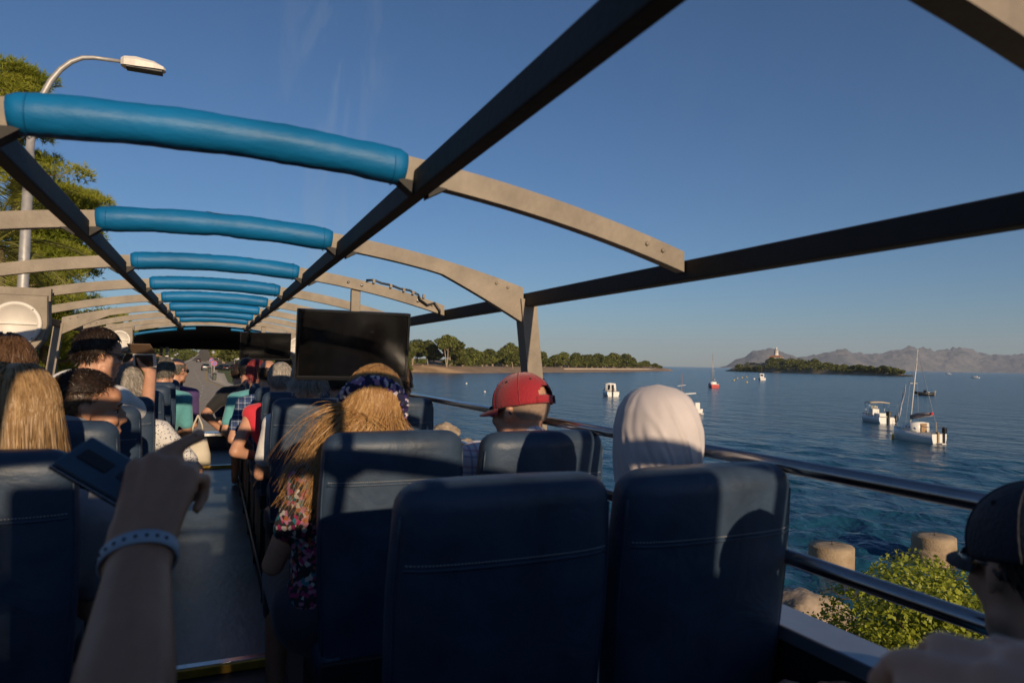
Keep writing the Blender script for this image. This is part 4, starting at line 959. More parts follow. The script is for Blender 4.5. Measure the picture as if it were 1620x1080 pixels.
def make_car(loc, rz, paint, label, grp):
    t = empty('parked_car', loc, label, 'car', grp, rz)
    S = [(-2.0, 0.72, 0.35, 0.85, 0.95), (-1.95, 0.8, 0.3, 0.9, 1.0), (-1.2, 0.86, 0.28, 0.92, 0.98), (0.9, 0.87, 0.28, 0.9, 0.95), (1.6, 0.84, 0.3, 0.8, 0.86), (2.0, 0.72, 0.35, 0.65, 0.7)]
    mb = MB(); mb.loft([[(-w, x, zb), (-w * 1.02, x, zm), (-w * 0.9, x, zt), (w * 0.9, x, zt), (w * 1.02, x, zm), (w, x, zb)] for x, w, zb, zm, zt in S])
    mb.loft([[(-w, x, 0.9), (-w * 0.85, x, z), (w * 0.85, x, z), (w, x, 0.9)] for x, w, z in [(-1.75, 0.74, 1.0), (-1.35, 0.76, 1.4), (-0.4, 0.76, 1.47), (0.3, 0.74, 1.4), (0.95, 0.72, 0.95)]]); mb.build('body', paint, t)
    mb = MB(); mb.add([(-0.58, -1.74, 1.04), (0.58, -1.74, 1.04), (0.54, -1.42, 1.36), (-0.54, -1.42, 1.36)], [(0, 1, 2, 3)], 0, False); mb.build('rear_window', M['glass'], t)
    for sx in (-1, 1):
        mb = MB(); mb.add([(sx * 0.755, -1.3, 1.0), (sx * 0.755, 0.7, 1.0), (sx * 0.69, 0.2, 1.34), (sx * 0.69, -1.2, 1.34)], [(0, 1, 2, 3)], 0, False); mb.build('side_window', M['glass'], t)
        mb = MB(); mb.box(sx * 0.66 - 0.1, sx * 0.66 + 0.1, -2.02, -1.96, 0.72, 0.88, 0, 0.02); mb.build('tail_light', bpy.data.materials['red_gelcoat'], t)
        for yy in (-1.3, 1.3):
            mb = MB(); mb.lathe([(0.12, -0.1), (0.3, -0.1), (0.32, 0), (0.3, 0.1), (0.12, 0.1)], n=16); wv = mb.build('wheel', M['black'], t); wv.location = (sx * 0.78, yy, 0.32); wv.rotation_euler = (0, rad(90), 0)
    mb = MB(); mb.box(-0.26, 0.26, -2.04, -2.0, 0.62, 0.73); mb.build('number_plate', M['white_plastic'], t)
    return t
pc = gnd(325, 586)
make_car(pc, 0.06, mat('grey_car_paint', (0.12, 0.13, 0.14), 0.3, 0.5), 'small grey hatchback standing at the right kerb ahead, seen from behind', 'cars ahead')
for (dx, y, rz, c, lab) in [(3.0, 172, 0.5, (0.02, 0.025, 0.035), 'dark car parked at an angle just right of the no parking signs'), (5.8, 178, 0.5, (0.03, 0.04, 0.06), 'second dark blue car in the car park right of the signs'), (9.0, 182, 0.6, (0.4, 0.4, 0.42), 'pale car under the trees of the car park'), (13.5, 186, 0.6, (0.02, 0.02, 0.025), 'black car under the trees at the right of the car park'), (-3.0, 300, 0.03, (0.02, 0.022, 0.03), 'dark car far up the road near its crest')]:
    xx = road_at(y)[1] + dx; make_car((xx, y, (gz(xx, y) if dx > 0 else road_at(y)[2]) + 0.02), rz, mat('car_paint', c, 0.3, 0.3), lab, 'cars ahead')
aw = empty('white_marquee', (road_at(185)[1] + 9, 192, gz(road_at(185)[1] + 9, 192)), 'white awning tent beside the car park ahead', 'tent')
mb = MB(); mb.loft([[(-3, -2, 2.4), (3, -2, 2.4), (3, 2, 2.4), (-3, 2, 2.4)], [(-0.3, -0.2, 3.4), (0.3, -0.2, 3.4), (0.3, 0.2, 3.4), (-0.3, 0.2, 3.4)]], 0, True, True, False); mb.build('canopy', M['white_cloth'], aw)
for sx in (-2.9, 2.9):
    for sy in (-1.9, 1.9): mb = MB(); mb.tube([(sx, sy, 0), (sx, sy, 2.45)], 0.05, 6); mb.build('leg', M['galv'], aw)
for k in range(7):
    y = 128 + k * 6; xx = road_at(y)[1] + 6 + k * 1.6
    bush(SH[2], (xx, y, gz(xx, y)), 'dark green shrub at the edge of the lawn right of the road ahead', 'shrubs by the lawn ahead', (1.3, 1.3, 1.1), k)
for (dx, y, m, lab) in [(9, 135, M['teal_cloth'], 'turquoise upturned dinghy on the lawn ahead'), (12.5, 142, WG, 'white dinghy on the lawn ahead beside the turquoise one')]:
    xx = road_at(y)[1] + dx; db = empty('dinghy', (xx, y, gz(xx, y) + 0.5), lab, 'dinghy', None, 0.4); hull_mb(3.4, 1.4, 0.5).build('hull', m, db)
for k, (x0, z0, x1, z1) in enumerate([(-7.5, 7.3, -4.8, 3.6), (-7.2, 8.0, -4.3, 4.2)]):
    pw = empty('power_line', (x0, 21 + k, z0), ['upper dark cable sagging between the trees at the left', 'lower dark cable sagging between the trees at the left'][k], 'cable')
    mb = MB(); mb.tube([(0, 0, 0), ((x1 - x0) * 0.5, 6, (z1 - z0) * 0.56), (x1 - x0, 14, z1 - z0)], 0.015, 5); mb.build('cable', M['black'], pw)

# ================================================================== THE BUS
E_ = EYE
bus = empty('open_top_bus', (0, 0, 0), 'open topped sightseeing bus with grey roof hoops, blue padded bars and steel side rails', 'bus')
ARCH_Y = [1.5 + 1.03 * k for k in range(-5, 9)]; ARCH_Y[4] = 0.446
RX, LX = 1.17, -1.16            # outer beams
def arch_z(x): return 0.452 - 0.13 * x * x
def arch(y, posts, first):
    mb = MB(); xs = np.linspace(-1.14, 1.15, 41); rings = []
    for x in xs:
        z = arch_z(x); t = 0.027
        lo = z - t; ax = abs(x)
        if posts and ax > 0.8: lo = z - t - (ax - 0.8) / 0.34 * 0.085
        rings.append([(x, y - 0.018, E_ + lo), (x, y + 0.016, E_ + lo), (x, y + 0.016, E_ + z + t), (x, y - 0.018, E_ + z + t)])
    mb.loft(rings, 0, True, True, False)
    a = mb.build('roof_hoop', M['frame'], bus)
    # little wedge brackets where the hoop meets the two inner beams
    for bx in (-0.385, 0.42):
        for sg in (-1, 1):
            m2 = MB(); x0 = bx + sg * 0.018; x1 = bx + sg * 0.062
            z0 = E_ + arch_z(x0) - 0.026; z1 = E_ + arch_z(x1) - 0.026
            V = [(x0, y - 0.02, z0), (x1, y - 0.02, z1), (x0, y - 0.02, z0 - 0.03), (x0, y + 0.02, z0), (x1, y + 0.02, z1), (x0, y + 0.02, z0 - 0.03)]
            m2.add(V, [(0, 2, 1), (3, 4, 5), (0, 1, 4, 3), (1, 2, 5, 4), (0, 3, 5, 2)], 0, False); m2.build('bracket', M['beam'], a)
    if posts:
        for sg, X in ((1, RX), (-1, LX)):
            pb = MB(); rings = []
            for z, dx, w in [(0.262, 0.0, 0.034), (0.1, 0.018, 0.033), (-0.04, 0.035, 0.033), (-0.3, 0.062, 0.034), (-0.62, 0.085, 0.036)]:
                xc = X + sg * dx; rings.append([(xc - w, y - 0.028, E_ + z), (xc + w, y - 0.028, E_ + z), (xc + w, y + 0.04, E_ + z), (xc - w, y + 0.04, E_ + z)])
            pb.loft(rings, 0, True, True, False); pb.build('post', M['frame'], bus)
    return a
HOOPS = [arch(y, k in (2, 6, 10), k) for k, y in enumerate(ARCH_Y)]
for bx, zt, zb, w, nm in ((0.42, 0.43, 0.375, 0.017, 'roof_beam'), (-0.385, 0.43, 0.375, 0.017, 'roof_beam'), (RX + 0.005, 0.285, 0.231, 0.02, 'roof_beam'), (LX - 0.005, 0.285, 0.231, 0.02, 'roof_beam')):
    mb = MB(); mb.box(bx - w, bx + w, -4.2, 10.9, E_ + zb, E_ + zt, 0, 0.004); mb.build(nm, M['beam'], bus)
# blue padded sleeves over the aisle
for k, y in enumerate(ARCH_Y):
    if y < 1.2 or y > 8.8: continue
    mb = MB(); x0, x1 = -0.352, 0.386; pts = []; rs = []; rg = np.random.default_rng(k + 3)
    for i in range(46):
        t = i / 45; x = x0 + (x1 - x0) * t
        pts.append((x, y, E_ + arch_z(x) + 0.002)); r = 0.0402 + 0.0012 * math.sin(t * 23 + k) + rg.normal() * 0.0004
        if t < 0.02 or t > 0.98: r = 0.033
        elif t < 0.05 or t > 0.95: r *= 0.985
        if k == 6 and 0.46 < t < 0.54: r *= 0.94
        rs.append(r)
    mb.tube(pts, rs, 20); pad = mb.build('head_pad', M['blue_pad'], bus)
    mb = MB(); zp = []
    for i in range(40):
        x = x0 + 0.02 + (x1 - x0 - 0.04) * i / 39; zp.append((x, y + 0.012, E_ + arch_z(x) + 0.0408 + 0.0012 * rg.normal()))
    mb.tube(zp, 0.0035, 5); mb.build('zip', M['zip'], pad)
    for x in (x0 + 0.03, x1 - 0.03):
        mb = MB(); mb.tube([(x + 0.0005 * math.cos(a), y + 0.0408 * math.cos(a), E_ + arch_z(x) + 0.0408 * math.sin(a)) for a in np.linspace(0, 6.2832, 21)], 0.0012, 4); mb.build('seam', M['blue_pad'], pad)
# bolts and cable on the hoop that carries the screen
y = ARCH_Y[7]
mb = MB()
for x in (0.63, 0.70, 1.0, 1.06): mb.ell((x, y - 0.02, E_ + arch_z(x)), (0.008, 0.005, 0.008), 0, 1)
mb.build('bolt', M['steel'], HOOPS[7])
mb = MB(); P = [(0.72, 0.03), (0.76, 0.042), (0.8, 0.036), (0.85, 0.04), (0.9, 0.035), (0.95, 0.042), (1.0, 0.034), (1.01, 0.01), (1.05, -0.005), (1.09, 0.02), (1.12, -0.01), (1.12, -0.05)]
mb.tube([(x, y - 0.03, E_ + arch_z(x) + dz) for x, dz in P], 0.006, 6); mb.build('cable', M['black'], HOOPS[7])
mb = MB()
for x in (0.76, 0.85, 0.92, 0.97, 1.03): mb.box(x - 0.006, x + 0.006, y - 0.036, y - 0.02, E_ + arch_z(x) + 0.026, E_ + arch_z(x) + 0.046)
mb.build('cable_clip', M['frame'], HOOPS[7])
for k, h in enumerate(HOOPS):
    for sx in (-1, 1):
        for dx in (0.0, 0.05):
            m2 = MB(); x = sx * (1.03 + dx); m2.ell((x, ARCH_Y[k] - 0.02, E_ + arch_z(x) + 0.004), (0.007, 0.004, 0.007), 0, 1); m2.build('bolt', M['frame'], h)
# rails and sides
for sg, X in ((1, 1.17), (-1, -1.17)):
    mb = MB(); mb.tube([(X, -4.1, E_ - 0.2145), (X, 10.4, E_ - 0.2145)], 0.0165, 14); mb.build('handrail', M['steel'], bus)
    mb = MB(); mb.tube([(X, -4.1, E_ - 0.412), (X, 10.4, E_ - 0.412)], 0.017, 14); mb.build('lower_rail', M['steel'], bus)
    x0, x1 = sorted((X, X + sg * 0.11))
    mb = MB(); mb.box(x0, x1, -4.2, 10.6, E_ - 0.60, E_ - 0.566, 0, 0.004); mb.build('sill', M['alu'], bus)
    x0, x1 = sorted((X + sg * 0.01, X + sg * 0.10))
    mb = MB(); mb.box(x0, x1, -4.2, 10.7, FLOOR - 0.02, E_ - 0.602); mb.build('side_panel', M['dark_plastic'], bus)
    mb = MB()
    for y in (-2.62, 0.47, 2.53, 4.59, 6.65, 8.7): mb.box(X - 0.01 if sg > 0 else X - 0.012, X + 0.012 if sg > 0 else X + 0.01, y + 0.05, y + 0.09, E_ - 0.566, E_ - 0.2)
    mb.build('rail_stanchion', M['dark_plastic'], bus)
mb = MB(); mb.box(-1.27, 1.27, -4.2, 10.7, FLOOR - 0.2, FLOOR - 0.03); mb.build('deck', M['dark_plastic'], bus)
mb = MB(); mb.box(-0.262, 0.287, 3.19, 8.8, FLOOR - 0.03, FLOOR); mb.build('aisle_floor', M['bus_floor'], bus)
mb = MB(); mb.box(-0.262, 0.287, 8.8, 10.6, FLOOR - 0.03, FLOOR + 0.03); mb.build('aisle_floor', M['dark_plastic'], bus)
for y in (3.155, 8.77):
    zz = 0.03 if y > 5 else 0.0
    mb = MB(); mb.box(-0.262, 0.287, y, y + 0.022, FLOOR - 0.028, FLOOR + 0.006 + zz, 0, 0.002); mb.build('step_edge', M['yellow_strip'], bus)
    mb = MB(); mb.box(-0.262, 0.287, y + 0.024, y + 0.065, FLOOR - 0.02, FLOOR + 0.008 + zz, 0, 0.002); mb.build('metal_trim', M['steel'], bus)
for x0, x1 in ((-1.17, -0.262), (0.287, 1.17)):
    mb = MB(); mb.box(x0, x1, -4.0, 10.6, FLOOR - 0.03, FLOOR + 0.012); mb.build('seat_plinth', M['dark_plastic'], bus)
mb = MB(); mb.tube([(0.292, 1.2, FLOOR + 0.07), (0.292, 8.6, FLOOR + 0.07)], 0.013, 8)
for y in np.arange(1.6, 8.6, 0.76): mb.tube([(0.292, y, FLOOR + 0.01), (0.292, y, FLOOR + 0.075)], 0.016, 8)
mb.build('floor_pipe', M['dark_plastic'], bus)
# front: low bulkhead with metal bar, windscreen posts, dark domed canopy with blue hem
mb = MB(); mb.box(-1.17, 1.17, 10.5, 10.62, FLOOR, E_ - 1.1); mb.build('front_panel', M['dark_plastic'], bus)
mb = MB(); mb.box(-0.6, 1.1, 10.44, 10.66, E_ - 1.1, E_ - 1.045, 0, 0.01); mb.build('front_ledge', M['steel'], bus)
cm = MB(); rings = []
for yy, f, zf in ((9.78, 1.0, 0.0), (10.4, 0.99, -0.01), (10.8, 0.97, -0.05), (11.0, 0.94, -0.13)):
    rings.append([(x * f, yy, E_ + 0.40 + zf - 0.13 * x * x - (0.34 * max(0, abs(x) - 0.86) / 0.16)) for x in np.linspace(-1.02, 1.02, 25)])
cm.loft(rings, 0, False, False)
rings2 = [[(x, yy + 0.01, z + 0.02) for x, yy, z in r] for r in rings]; cm.loft(rings2[::-1], 0, False, False)
front = [(x, y, z) for x, y, z in rings[-1]]; lowr = [(x, 11.0, E_ + 0.12 - 0.0 * abs(x)) for x, y, z in front]
cm.loft([front, lowr], 0, False, False); cm.loft([[(x, y + 0.03, z) for x, y, z in lowr], [(x, y + 0.03, z) for x, y, z in front]], 0, False, False)
cm.build('front_canopy', M['canopy'], bus)
for a, b in ((-0.96, -0.42), (-0.345, -0.2), (0.22, 0.38), (0.46, 0.98)):
    mb = MB(); mb.tube([(x, 9.77, E_ + 0.395 - 0.13 * x * x - 0.012) for x in np.linspace(a, b, 9)], 0.018, 8); mb.build('canopy_hem', M['blue_pad'], bus)
for X in (-0.66, -0.585):
    mb = MB(); mb.box(X - 0.02, X + 0.02, 10.85, 10.9, FLOOR, E_ + 0.14); mb.build('windscreen_post', M['frame'] if X < -0.6 else M['galv'], bus)
for sg in (-1, 1):
    mb = MB(); mb.box(sg * 1.02 - 0.12, sg * 1.02 + 0.12, 9.70, 9.735, E_ + 0.03, E_ + 0.33, 0, 0.01); mb.build('side_bracket', M['frame'], bus)
    mb = MB(); mb.box(sg * 1.15 - 0.04, sg * 1.15 + 0.04, 10.82, 10.9, FLOOR, E_ + 0.14); mb.build('windscreen_post', M['frame'], bus)
# unseen rear wall blocking the low sun, centre raised to shade the pointing hand
mb = MB(); mb.box(-1.2, -0.3, -1.06, -1.0, FLOOR, E_ + 0.44, 0, 0.02); mb.box(-0.298, 0.22, -1.06, -1.0, FLOOR, E_ + 0.50, 0, 0.02); mb.box(0.222, 1.01, -1.06, -1.0, FLOOR, E_ + 0.395, 0, 0.02); mb.build('rear_shade_wall', M['dark_plastic'], bus)
mb = MB(); mb.box(-1.27, 1.27, -4.2, 10.7, 0.35, FLOOR - 0.22, 0, 0.05); mb.build('lower_body', M['bus_blue'], bus)
for sx in (-1.05, 1.05):
    for y in (-2.2, 8.2):
        mb = MB(); mb.lathe([(0.2, -0.14), (0.48, -0.14), (0.5, 0), (0.48, 0.14), (0.2, 0.14)], n=24); w = mb.build('wheel', M['black'], bus); w.location = (sx, y, 0.5); w.rotation_euler = (0, rad(90), 0)
# stair guard in the gap of the right hand rows
mb = MB(); mb.tube([(0.285, 2.98, FLOOR + 0.02), (0.285, 2.98, E_ - 0.58), (0.29, 3.0, E_ - 0.49), (0.32, 3.0, E_ - 0.44), (0.38, 3.02, E_ - 0.424), (0.6, 3.02, E_ - 0.42), (1.1, 3.02, E_ - 0.42)], 0.016, 10); mb.build('stair_guard', M['dark_plastic'], bus)

# ------------------------------------------------------------------ screens and loudspeakers
def screen(y, x0, x1, z0, z1, hook_x, label):
    t = empty('monitor', ((x0 + x1) / 2, y, E_ + z1), label, 'screen', 'screens hung from the roof hoops')
    cx, cz = (x0 + x1) / 2, E_ + z1; w = (x1 - x0) / 2; h = z1 - z0; rot = Matrix.Rotation(rad(7), 4, 'X')
    mb = MB(); mb.box(-w, w, 0, 0.05, -h, 0, 0, 0.006, rot); mb.build('casing', M['black'], t)
    b = 0.014; mb = MB()
    for q in ((-w, w, -0.012, -b, 0), (-w, w, -0.012, -h, -h + b * 1.4), (-w, -w + b, -0.012, -h + b * 1.4, -b), (w - b, w, -0.012, -h + b * 1.4, -b)): mb.box(q[0], q[1], q[2], -0.001, q[3], q[4], 0, 0.002, rot)
    mb.build('bezel', M['gloss_black'], t)
    mb = MB(); mb.box(-w + b, w - b, -0.004, -0.002, -h + b * 1.4, -b, 0, 0, rot); mb.build('display', M['screen'], t)
    mb = MB(); mb.box(-0.035, 0.035, -0.008, -0.0125 + 0.012, -h + 0.004, -h + 0.011, 0, 0, rot); mb.build('badge', M['steel'], t)
    mb = MB(); hx = hook_x - cx; mb.box(hx - 0.024, hx + 0.024, 0.0, 0.03, -0.02, arch_z(hook_x) - z1 - 0.024, 0, 0.004); mb.build('hanger', M['frame'], t)
M['gloss_black'] = mat('gloss_black', (0.01, 0.01, 0.011), 0.18, spec=0.6)
screen(ARCH_Y[7] + 0.0, 0.388, 0.966, -0.105, 0.255, 0.675, 'nearer flat screen hung from the third roof hoop, right of the aisle')
screen(ARCH_Y[12], 0.30, 0.88, -0.02, 0.315, 0.56, 'further flat screen under the front canopy')
def speaker(y, x, z, label, s=1.0):
    t = empty('loudspeaker', (x, y, E_ + z), label, 'loudspeaker', 'round loudspeakers under the roof hoops')
    mb = MB(); ring = []
    prof = [(-0.14, 0.16), (0.14, 0.16), (0.145, 0.0), (0.13, -0.08), (0.09, -0.135), (0.0, -0.15), (-0.09, -0.135), (-0.13, -0.08), (-0.145, 0.0)]
    for yy, f in ((-0.0, 0.97), (0.015, 1.0), (0.1, 1.0), (0.12, 0.95)): ring.append([(px * f, yy, pz * f) for px, pz in prof])
    mb.loft(ring, 0, True, True, False); mb.build('housing', M['frame'], t)
    mb = MB(); mb.loft([[(r * math.cos(a), yy, r * math.sin(a)) for a in np.linspace(0, 6.2832, 41)[:-1]] for r, yy in ((0.121, 0.0), (0.121, -0.014), (0.115, -0.02), (0.1, -0.018), (0.098, -0.010), (0.01, -0.012))][::-1]); cv = mb.build('cover', M['white_plastic'], t)
    mb = MB(); mb.box(-0.098, 0.098, -0.022, -0.011, -0.004, 0.004); mb.build('cover_bar', M['white_plastic'], cv)
    mb = MB()
    for a in (45, 135, 225, 315): mb.ell((0.11 * math.cos(rad(a)), -0.019, 0.11 * math.sin(rad(a))), (0.004, 0.003, 0.004), 0, 1)
    mb.build('screw', M['dark_plastic'], cv)
    mb = MB(); mb.box(-0.15, 0.15, 0.02, 0.06, 0.13, 0.20); mb.build('mounting_plate', M['frame'], t)
speaker(4.46, -0.975, 0.165, 'nearest white round loudspeaker at the upper left, behind the heads')
speaker(9.62, -1.045, 0.195, 'far white round loudspeaker beside the left end of the dark canopy')
speaker(9.62, 1.06, 0.175, 'far white round loudspeaker half hidden by the edge of the nearer screen')

# ------------------------------------------------------------------ seats
def seat_proto():
    t = empty('bus_seat', (0, 0, FLOOR), None, 'seat')
    def back(u, v):  # u -1..1 across, profile ring
        pass
    ZB, ZT = 0.38, 1.095
    prof = []   # z, half width, y centre, half thickness
    for i in range(15):
        f = i / 14; z = ZB + (ZT - 0.05 - ZB) * f
        hw = 0.185 + 0.028 * math.sin(min(1, f * 1.25) * math.pi / 2) - 0.006 * max(0, f - 0.8) / 0.2
        yc = 0.055 + 0.075 * (1 - f); th = 0.062 - 0.012 * f
        prof.append((z, hw, yc, th))
    z0, hw0, yc0, th0 = prof[-1]
    for a in (18, 36, 54, 70, 82, 89):
        c, s = math.cos(rad(a)), math.sin(rad(a)); prof.append((z0 + 0.05 * s, hw0 - 0.055 * (1 - c), yc0 - 0.004 * s, th0 * (0.15 + 0.85 * c)))
    n = 40; rings = []
    for z, hw, yc, th in prof:
        ring = []
        for j in range(n):
            a = 2 * math.pi * j / n; c, s = math.cos(a), math.sin(a); e = 0.36
            x = hw * math.copysign(abs(c) ** e, c); yy = th * math.copysign(abs(s) ** 0.62, s)
            bow = 0.012 * (1 - (x / hw) ** 2) * (-1 if yy < 0 else 1)
            ring.append((x, yc + yy + bow * (abs(yy) / th), z))
        rings.append(ring)
    mb = MB(); mb.loft(rings); bk = mb.build('backrest', M['vinyl'], t)
    # double stitched seam across the rear, piping down the edges
    mb = MB()
    def rear(x, z, off=0.0):
        zs = [p[0] for p in prof]; hw = float(np.interp(z, zs, [p[1] for p in prof])); yc = float(np.interp(z, zs, [p[2] for p in prof])); th = float(np.interp(z, zs, [p[3] for p in prof]))
        q = min(1, abs(x) / hw); c = q ** (1 / 0.36); s = math.sqrt(max(0, 1 - c * c)) ** 0.62
        return (x, yc - th * s - 0.012 * (1 - q * q) * s - off, z)
    zz = 0.955
    mb.tube([rear(x, zz - 0.006, -0.001) for x in np.linspace(-0.196, 0.196, 25)], 0.0035, 5); mb.build('seam', M['vinyl'], bk)
    mb = MB()
    for k in range(64):
        x = -0.192 + 0.384 * k / 63
        mb.tube([rear(x - 0.002, zz + 0.003, 0.001), rear(x + 0.002, zz + 0.003, 0.001)], 0.0013, 4)
    mb.build('stitching', M['thread'], bk)
    for sg in (-1, 1):
        mb = MB(); mb.tube([rear(sg * float(np.interp(z, [p[0] for p in prof], [p[1] for p in prof])) * 0.975, z, 0.001) for z in np.linspace(0.45, 1.04, 16)], 0.003, 5); mb.build('piping', M['vinyl'], bk)
    mb = MB(); rings = []
    for yy, hw, zt, zb in ((0.06, 0.17, 0.46, 0.37), (0.09, 0.195, 0.475, 0.36), (0.4, 0.205, 0.47, 0.36), (0.49, 0.2, 0.45, 0.365), (0.52, 0.18, 0.42, 0.38)):
        rings.append([(-hw, yy, zb), (-hw, yy, zt - 0.02), (-hw + 0.025, yy, zt), (0, yy, zt - 0.006), (hw - 0.025, yy, zt), (hw, yy, zt - 0.02), (hw, yy, zb)])
    mb.loft(rings); mb.build('cushion', M['vinyl'], t)
    mb = MB(); mb.box(-0.17, 0.17, 0.1, 0.48, 0.33, 0.365); mb.box(-0.19, -0.15, 0.1, 0.46, 0.012, 0.34, 0, 0.005); mb.box(0.15, 0.19, 0.1, 0.46, 0.012, 0.34, 0, 0.005); mb.build('pedestal', M['dark_plastic'], t)
    mb = MB(); mb.box(-0.2, 0.2, 0.02, 0.04, 0.37, 0.46, 0, 0.005); mb.build('lower_shell', M['dark_plastic'], t)
    return t
SEAT = seat_proto(); SEAT_KIDS = [(c, [g for g in COL.objects if g.parent == c]) for c in COL.objects if c.parent == SEAT]
def copy_seat(loc, label, s=1.0):
    r = SEAT.copy(); COL.objects.link(r); r.location = loc; r.scale = (s, 1, 1); r['label'] = label; r['group'] = 'navy seats in rows'
    for ch, gs in SEAT_KIDS:
        c = ch.copy(); COL.objects.link(c); c.parent = r
        for g in gs: d = g.copy(); COL.objects.link(d); d.parent = c
    return r
RA, RW, LA, LW = 0.50, 0.955, -0.47, -0.92
SEATS = [(RA, 1.1, 'large navy aisle seat nearest the camera, its back mostly in black shade'), (RW, 1.1, 'navy window seat back with the shadow of a head, beside the headscarf'),
         (RA, 1.93, 'navy seat in front of the blonde woman with the flowered hairband, dark diagonal shadow on its back'), (RW, 1.93, 'navy window seat behind the man in the red cap, half lit'),
         (RA, 3.72, 'navy aisle seat under the nearer screen, ahead of the flowered hairband'), (RW, 3.72, 'navy window seat under the right end of the nearer screen')]
SEATS = [(RA, 1.1, SEATS[0][2]), (RW, 1.1, SEATS[1][2]), (RA, 1.93, 'navy aisle seat behind the flowered hairband, a dark diagonal shadow across its back'), SEATS[3], SEATS[4], SEATS[5]]
ords = ['first', 'second', 'third', 'fourth', 'fifth', 'sixth', 'seventh']
for k, y in enumerate((4.48, 5.24, 6.0, 6.76, 7.52)):
    SEATS.append((RA, y, '%s navy right aisle seat beyond the seat under the nearer screen' % ords[k]))
    SEATS.append((RW, y, '%s navy window seat on the right hidden beyond the nearer screen' % ords[k]))
SEATS.append((LA, 1.72, 'navy seat at the left picture edge behind the phone and the pointing hand'))
SEATS.append((LW, 1.72, 'navy window seat at the left picture edge'))
SEATS.append((LA, 2.46, 'navy seat directly behind the young man with the faded haircut'))
SEATS.append((LW, 2.46, 'navy window seat beside the young man with the faded haircut'))
for k, y in enumerate((3.2, 3.94, 4.7, 5.46, 6.2, 6.96, 7.7)):
    SEATS.append((LA, y, '%s navy aisle seat on the left ahead of the young man' % ords[k]))
    SEATS.append((LW, y, '%s navy window seat on the left ahead of the young man' % ords[k]))
SEATS.append((RW, 0.34, 'navy seat of the person in the dark cap at the right edge'))
SEATS.append((RA, 0.36, 'navy seat just under the blurred hand at the lower right'))
for i, (x, y, lab) in enumerate(SEATS):
    if x == RW and y == 1.93: x = 0.985
    if i == 0:
        SEAT.location = (x, y, FLOOR); SEAT['label'] = lab; SEAT['group'] = 'navy seats in rows'
    else:
        s = copy_seat((x, y, FLOOR - ((0.035 if x == RW else 0.13) if y < 0.5 else 0.0) - (0.01 if x == 0.985 else 0)), lab, 1.03 if x in (RW, LW, 0.985) else 1.0)

# ================================================================== PEOPLE
def sphere_pts(c, r, n=2):
    return None
def prim_bm(bm, p, q, r1, r2):
    """tapered capsule as the hull of two little spheres"""
    tmp = bmesh.new()
    for c, r in ((p, r1), (q, r2)):
        bmesh.ops.create_icosphere(tmp, subdivisions=2, radius=r, matrix=Matrix.Translation(c))
    res = bmesh.ops.convex_hull(tmp, input=tmp.verts[:])
    bad = list({e for e in res['geom_interior'] + res['geom_unused'] if isinstance(e, bmesh.types.BMVert)})
    bmesh.ops.delete(tmp, geom=bad, context='VERTS')
    me = bpy.data.meshes.new('t'); tmp.to_mesh(me); tmp.free(); bm.from_mesh(me); bpy.data.meshes.remove(me)
def remesh(name, prims, voxel, m, smooth=4, fac=0.5):
    bm = bmesh.new()
    for p in prims:
        if p[0] == 'cap': prim_bm(bm, Vector(p[1]), Vector(p[2]), p[3], p[4])
        else:
            Mx = p[1] @ Matrix.Diagonal((*p[2], 1)); bmesh.ops.create_icosphere(bm, subdivisions=3, radius=1, matrix=Mx)
    me = bpy.data.meshes.new(name); bm.to_mesh(me); bm.free()
    o = bpy.data.objects.new('tmp', me); COL.objects.link(o)
    md = o.modifiers.new('r', 'REMESH'); md.mode = 'VOXEL'; md.voxel_size = voxel; md.use_smooth_shade = True
    if smooth: sm = o.modifiers.new('s', 'SMOOTH'); sm.iterations = smooth; sm.factor = fac
    dg = bpy.context.evaluated_depsgraph_get(); out = bpy.data.meshes.new_from_object(o.evaluated_get(dg))
    bpy.data.objects.remove(o); bpy.data.meshes.remove(me); out.name = name
    out.materials.clear(); out.materials.append(m); out.polygons.foreach_set('use_smooth', np.ones(len(out.polygons), bool)); return out
def T(*p): return Matrix.Translation(Vector(p))
FING = [((.030, .088, .0), (.044, .026, .021), .0094), ((.0095, .093, .004), (.049, .030, .022), .0096), ((-.012, .087, .002), (.045, .028, .021), .0090), ((-.031, .076, -.004), (.035, .021, .019), .0080)]
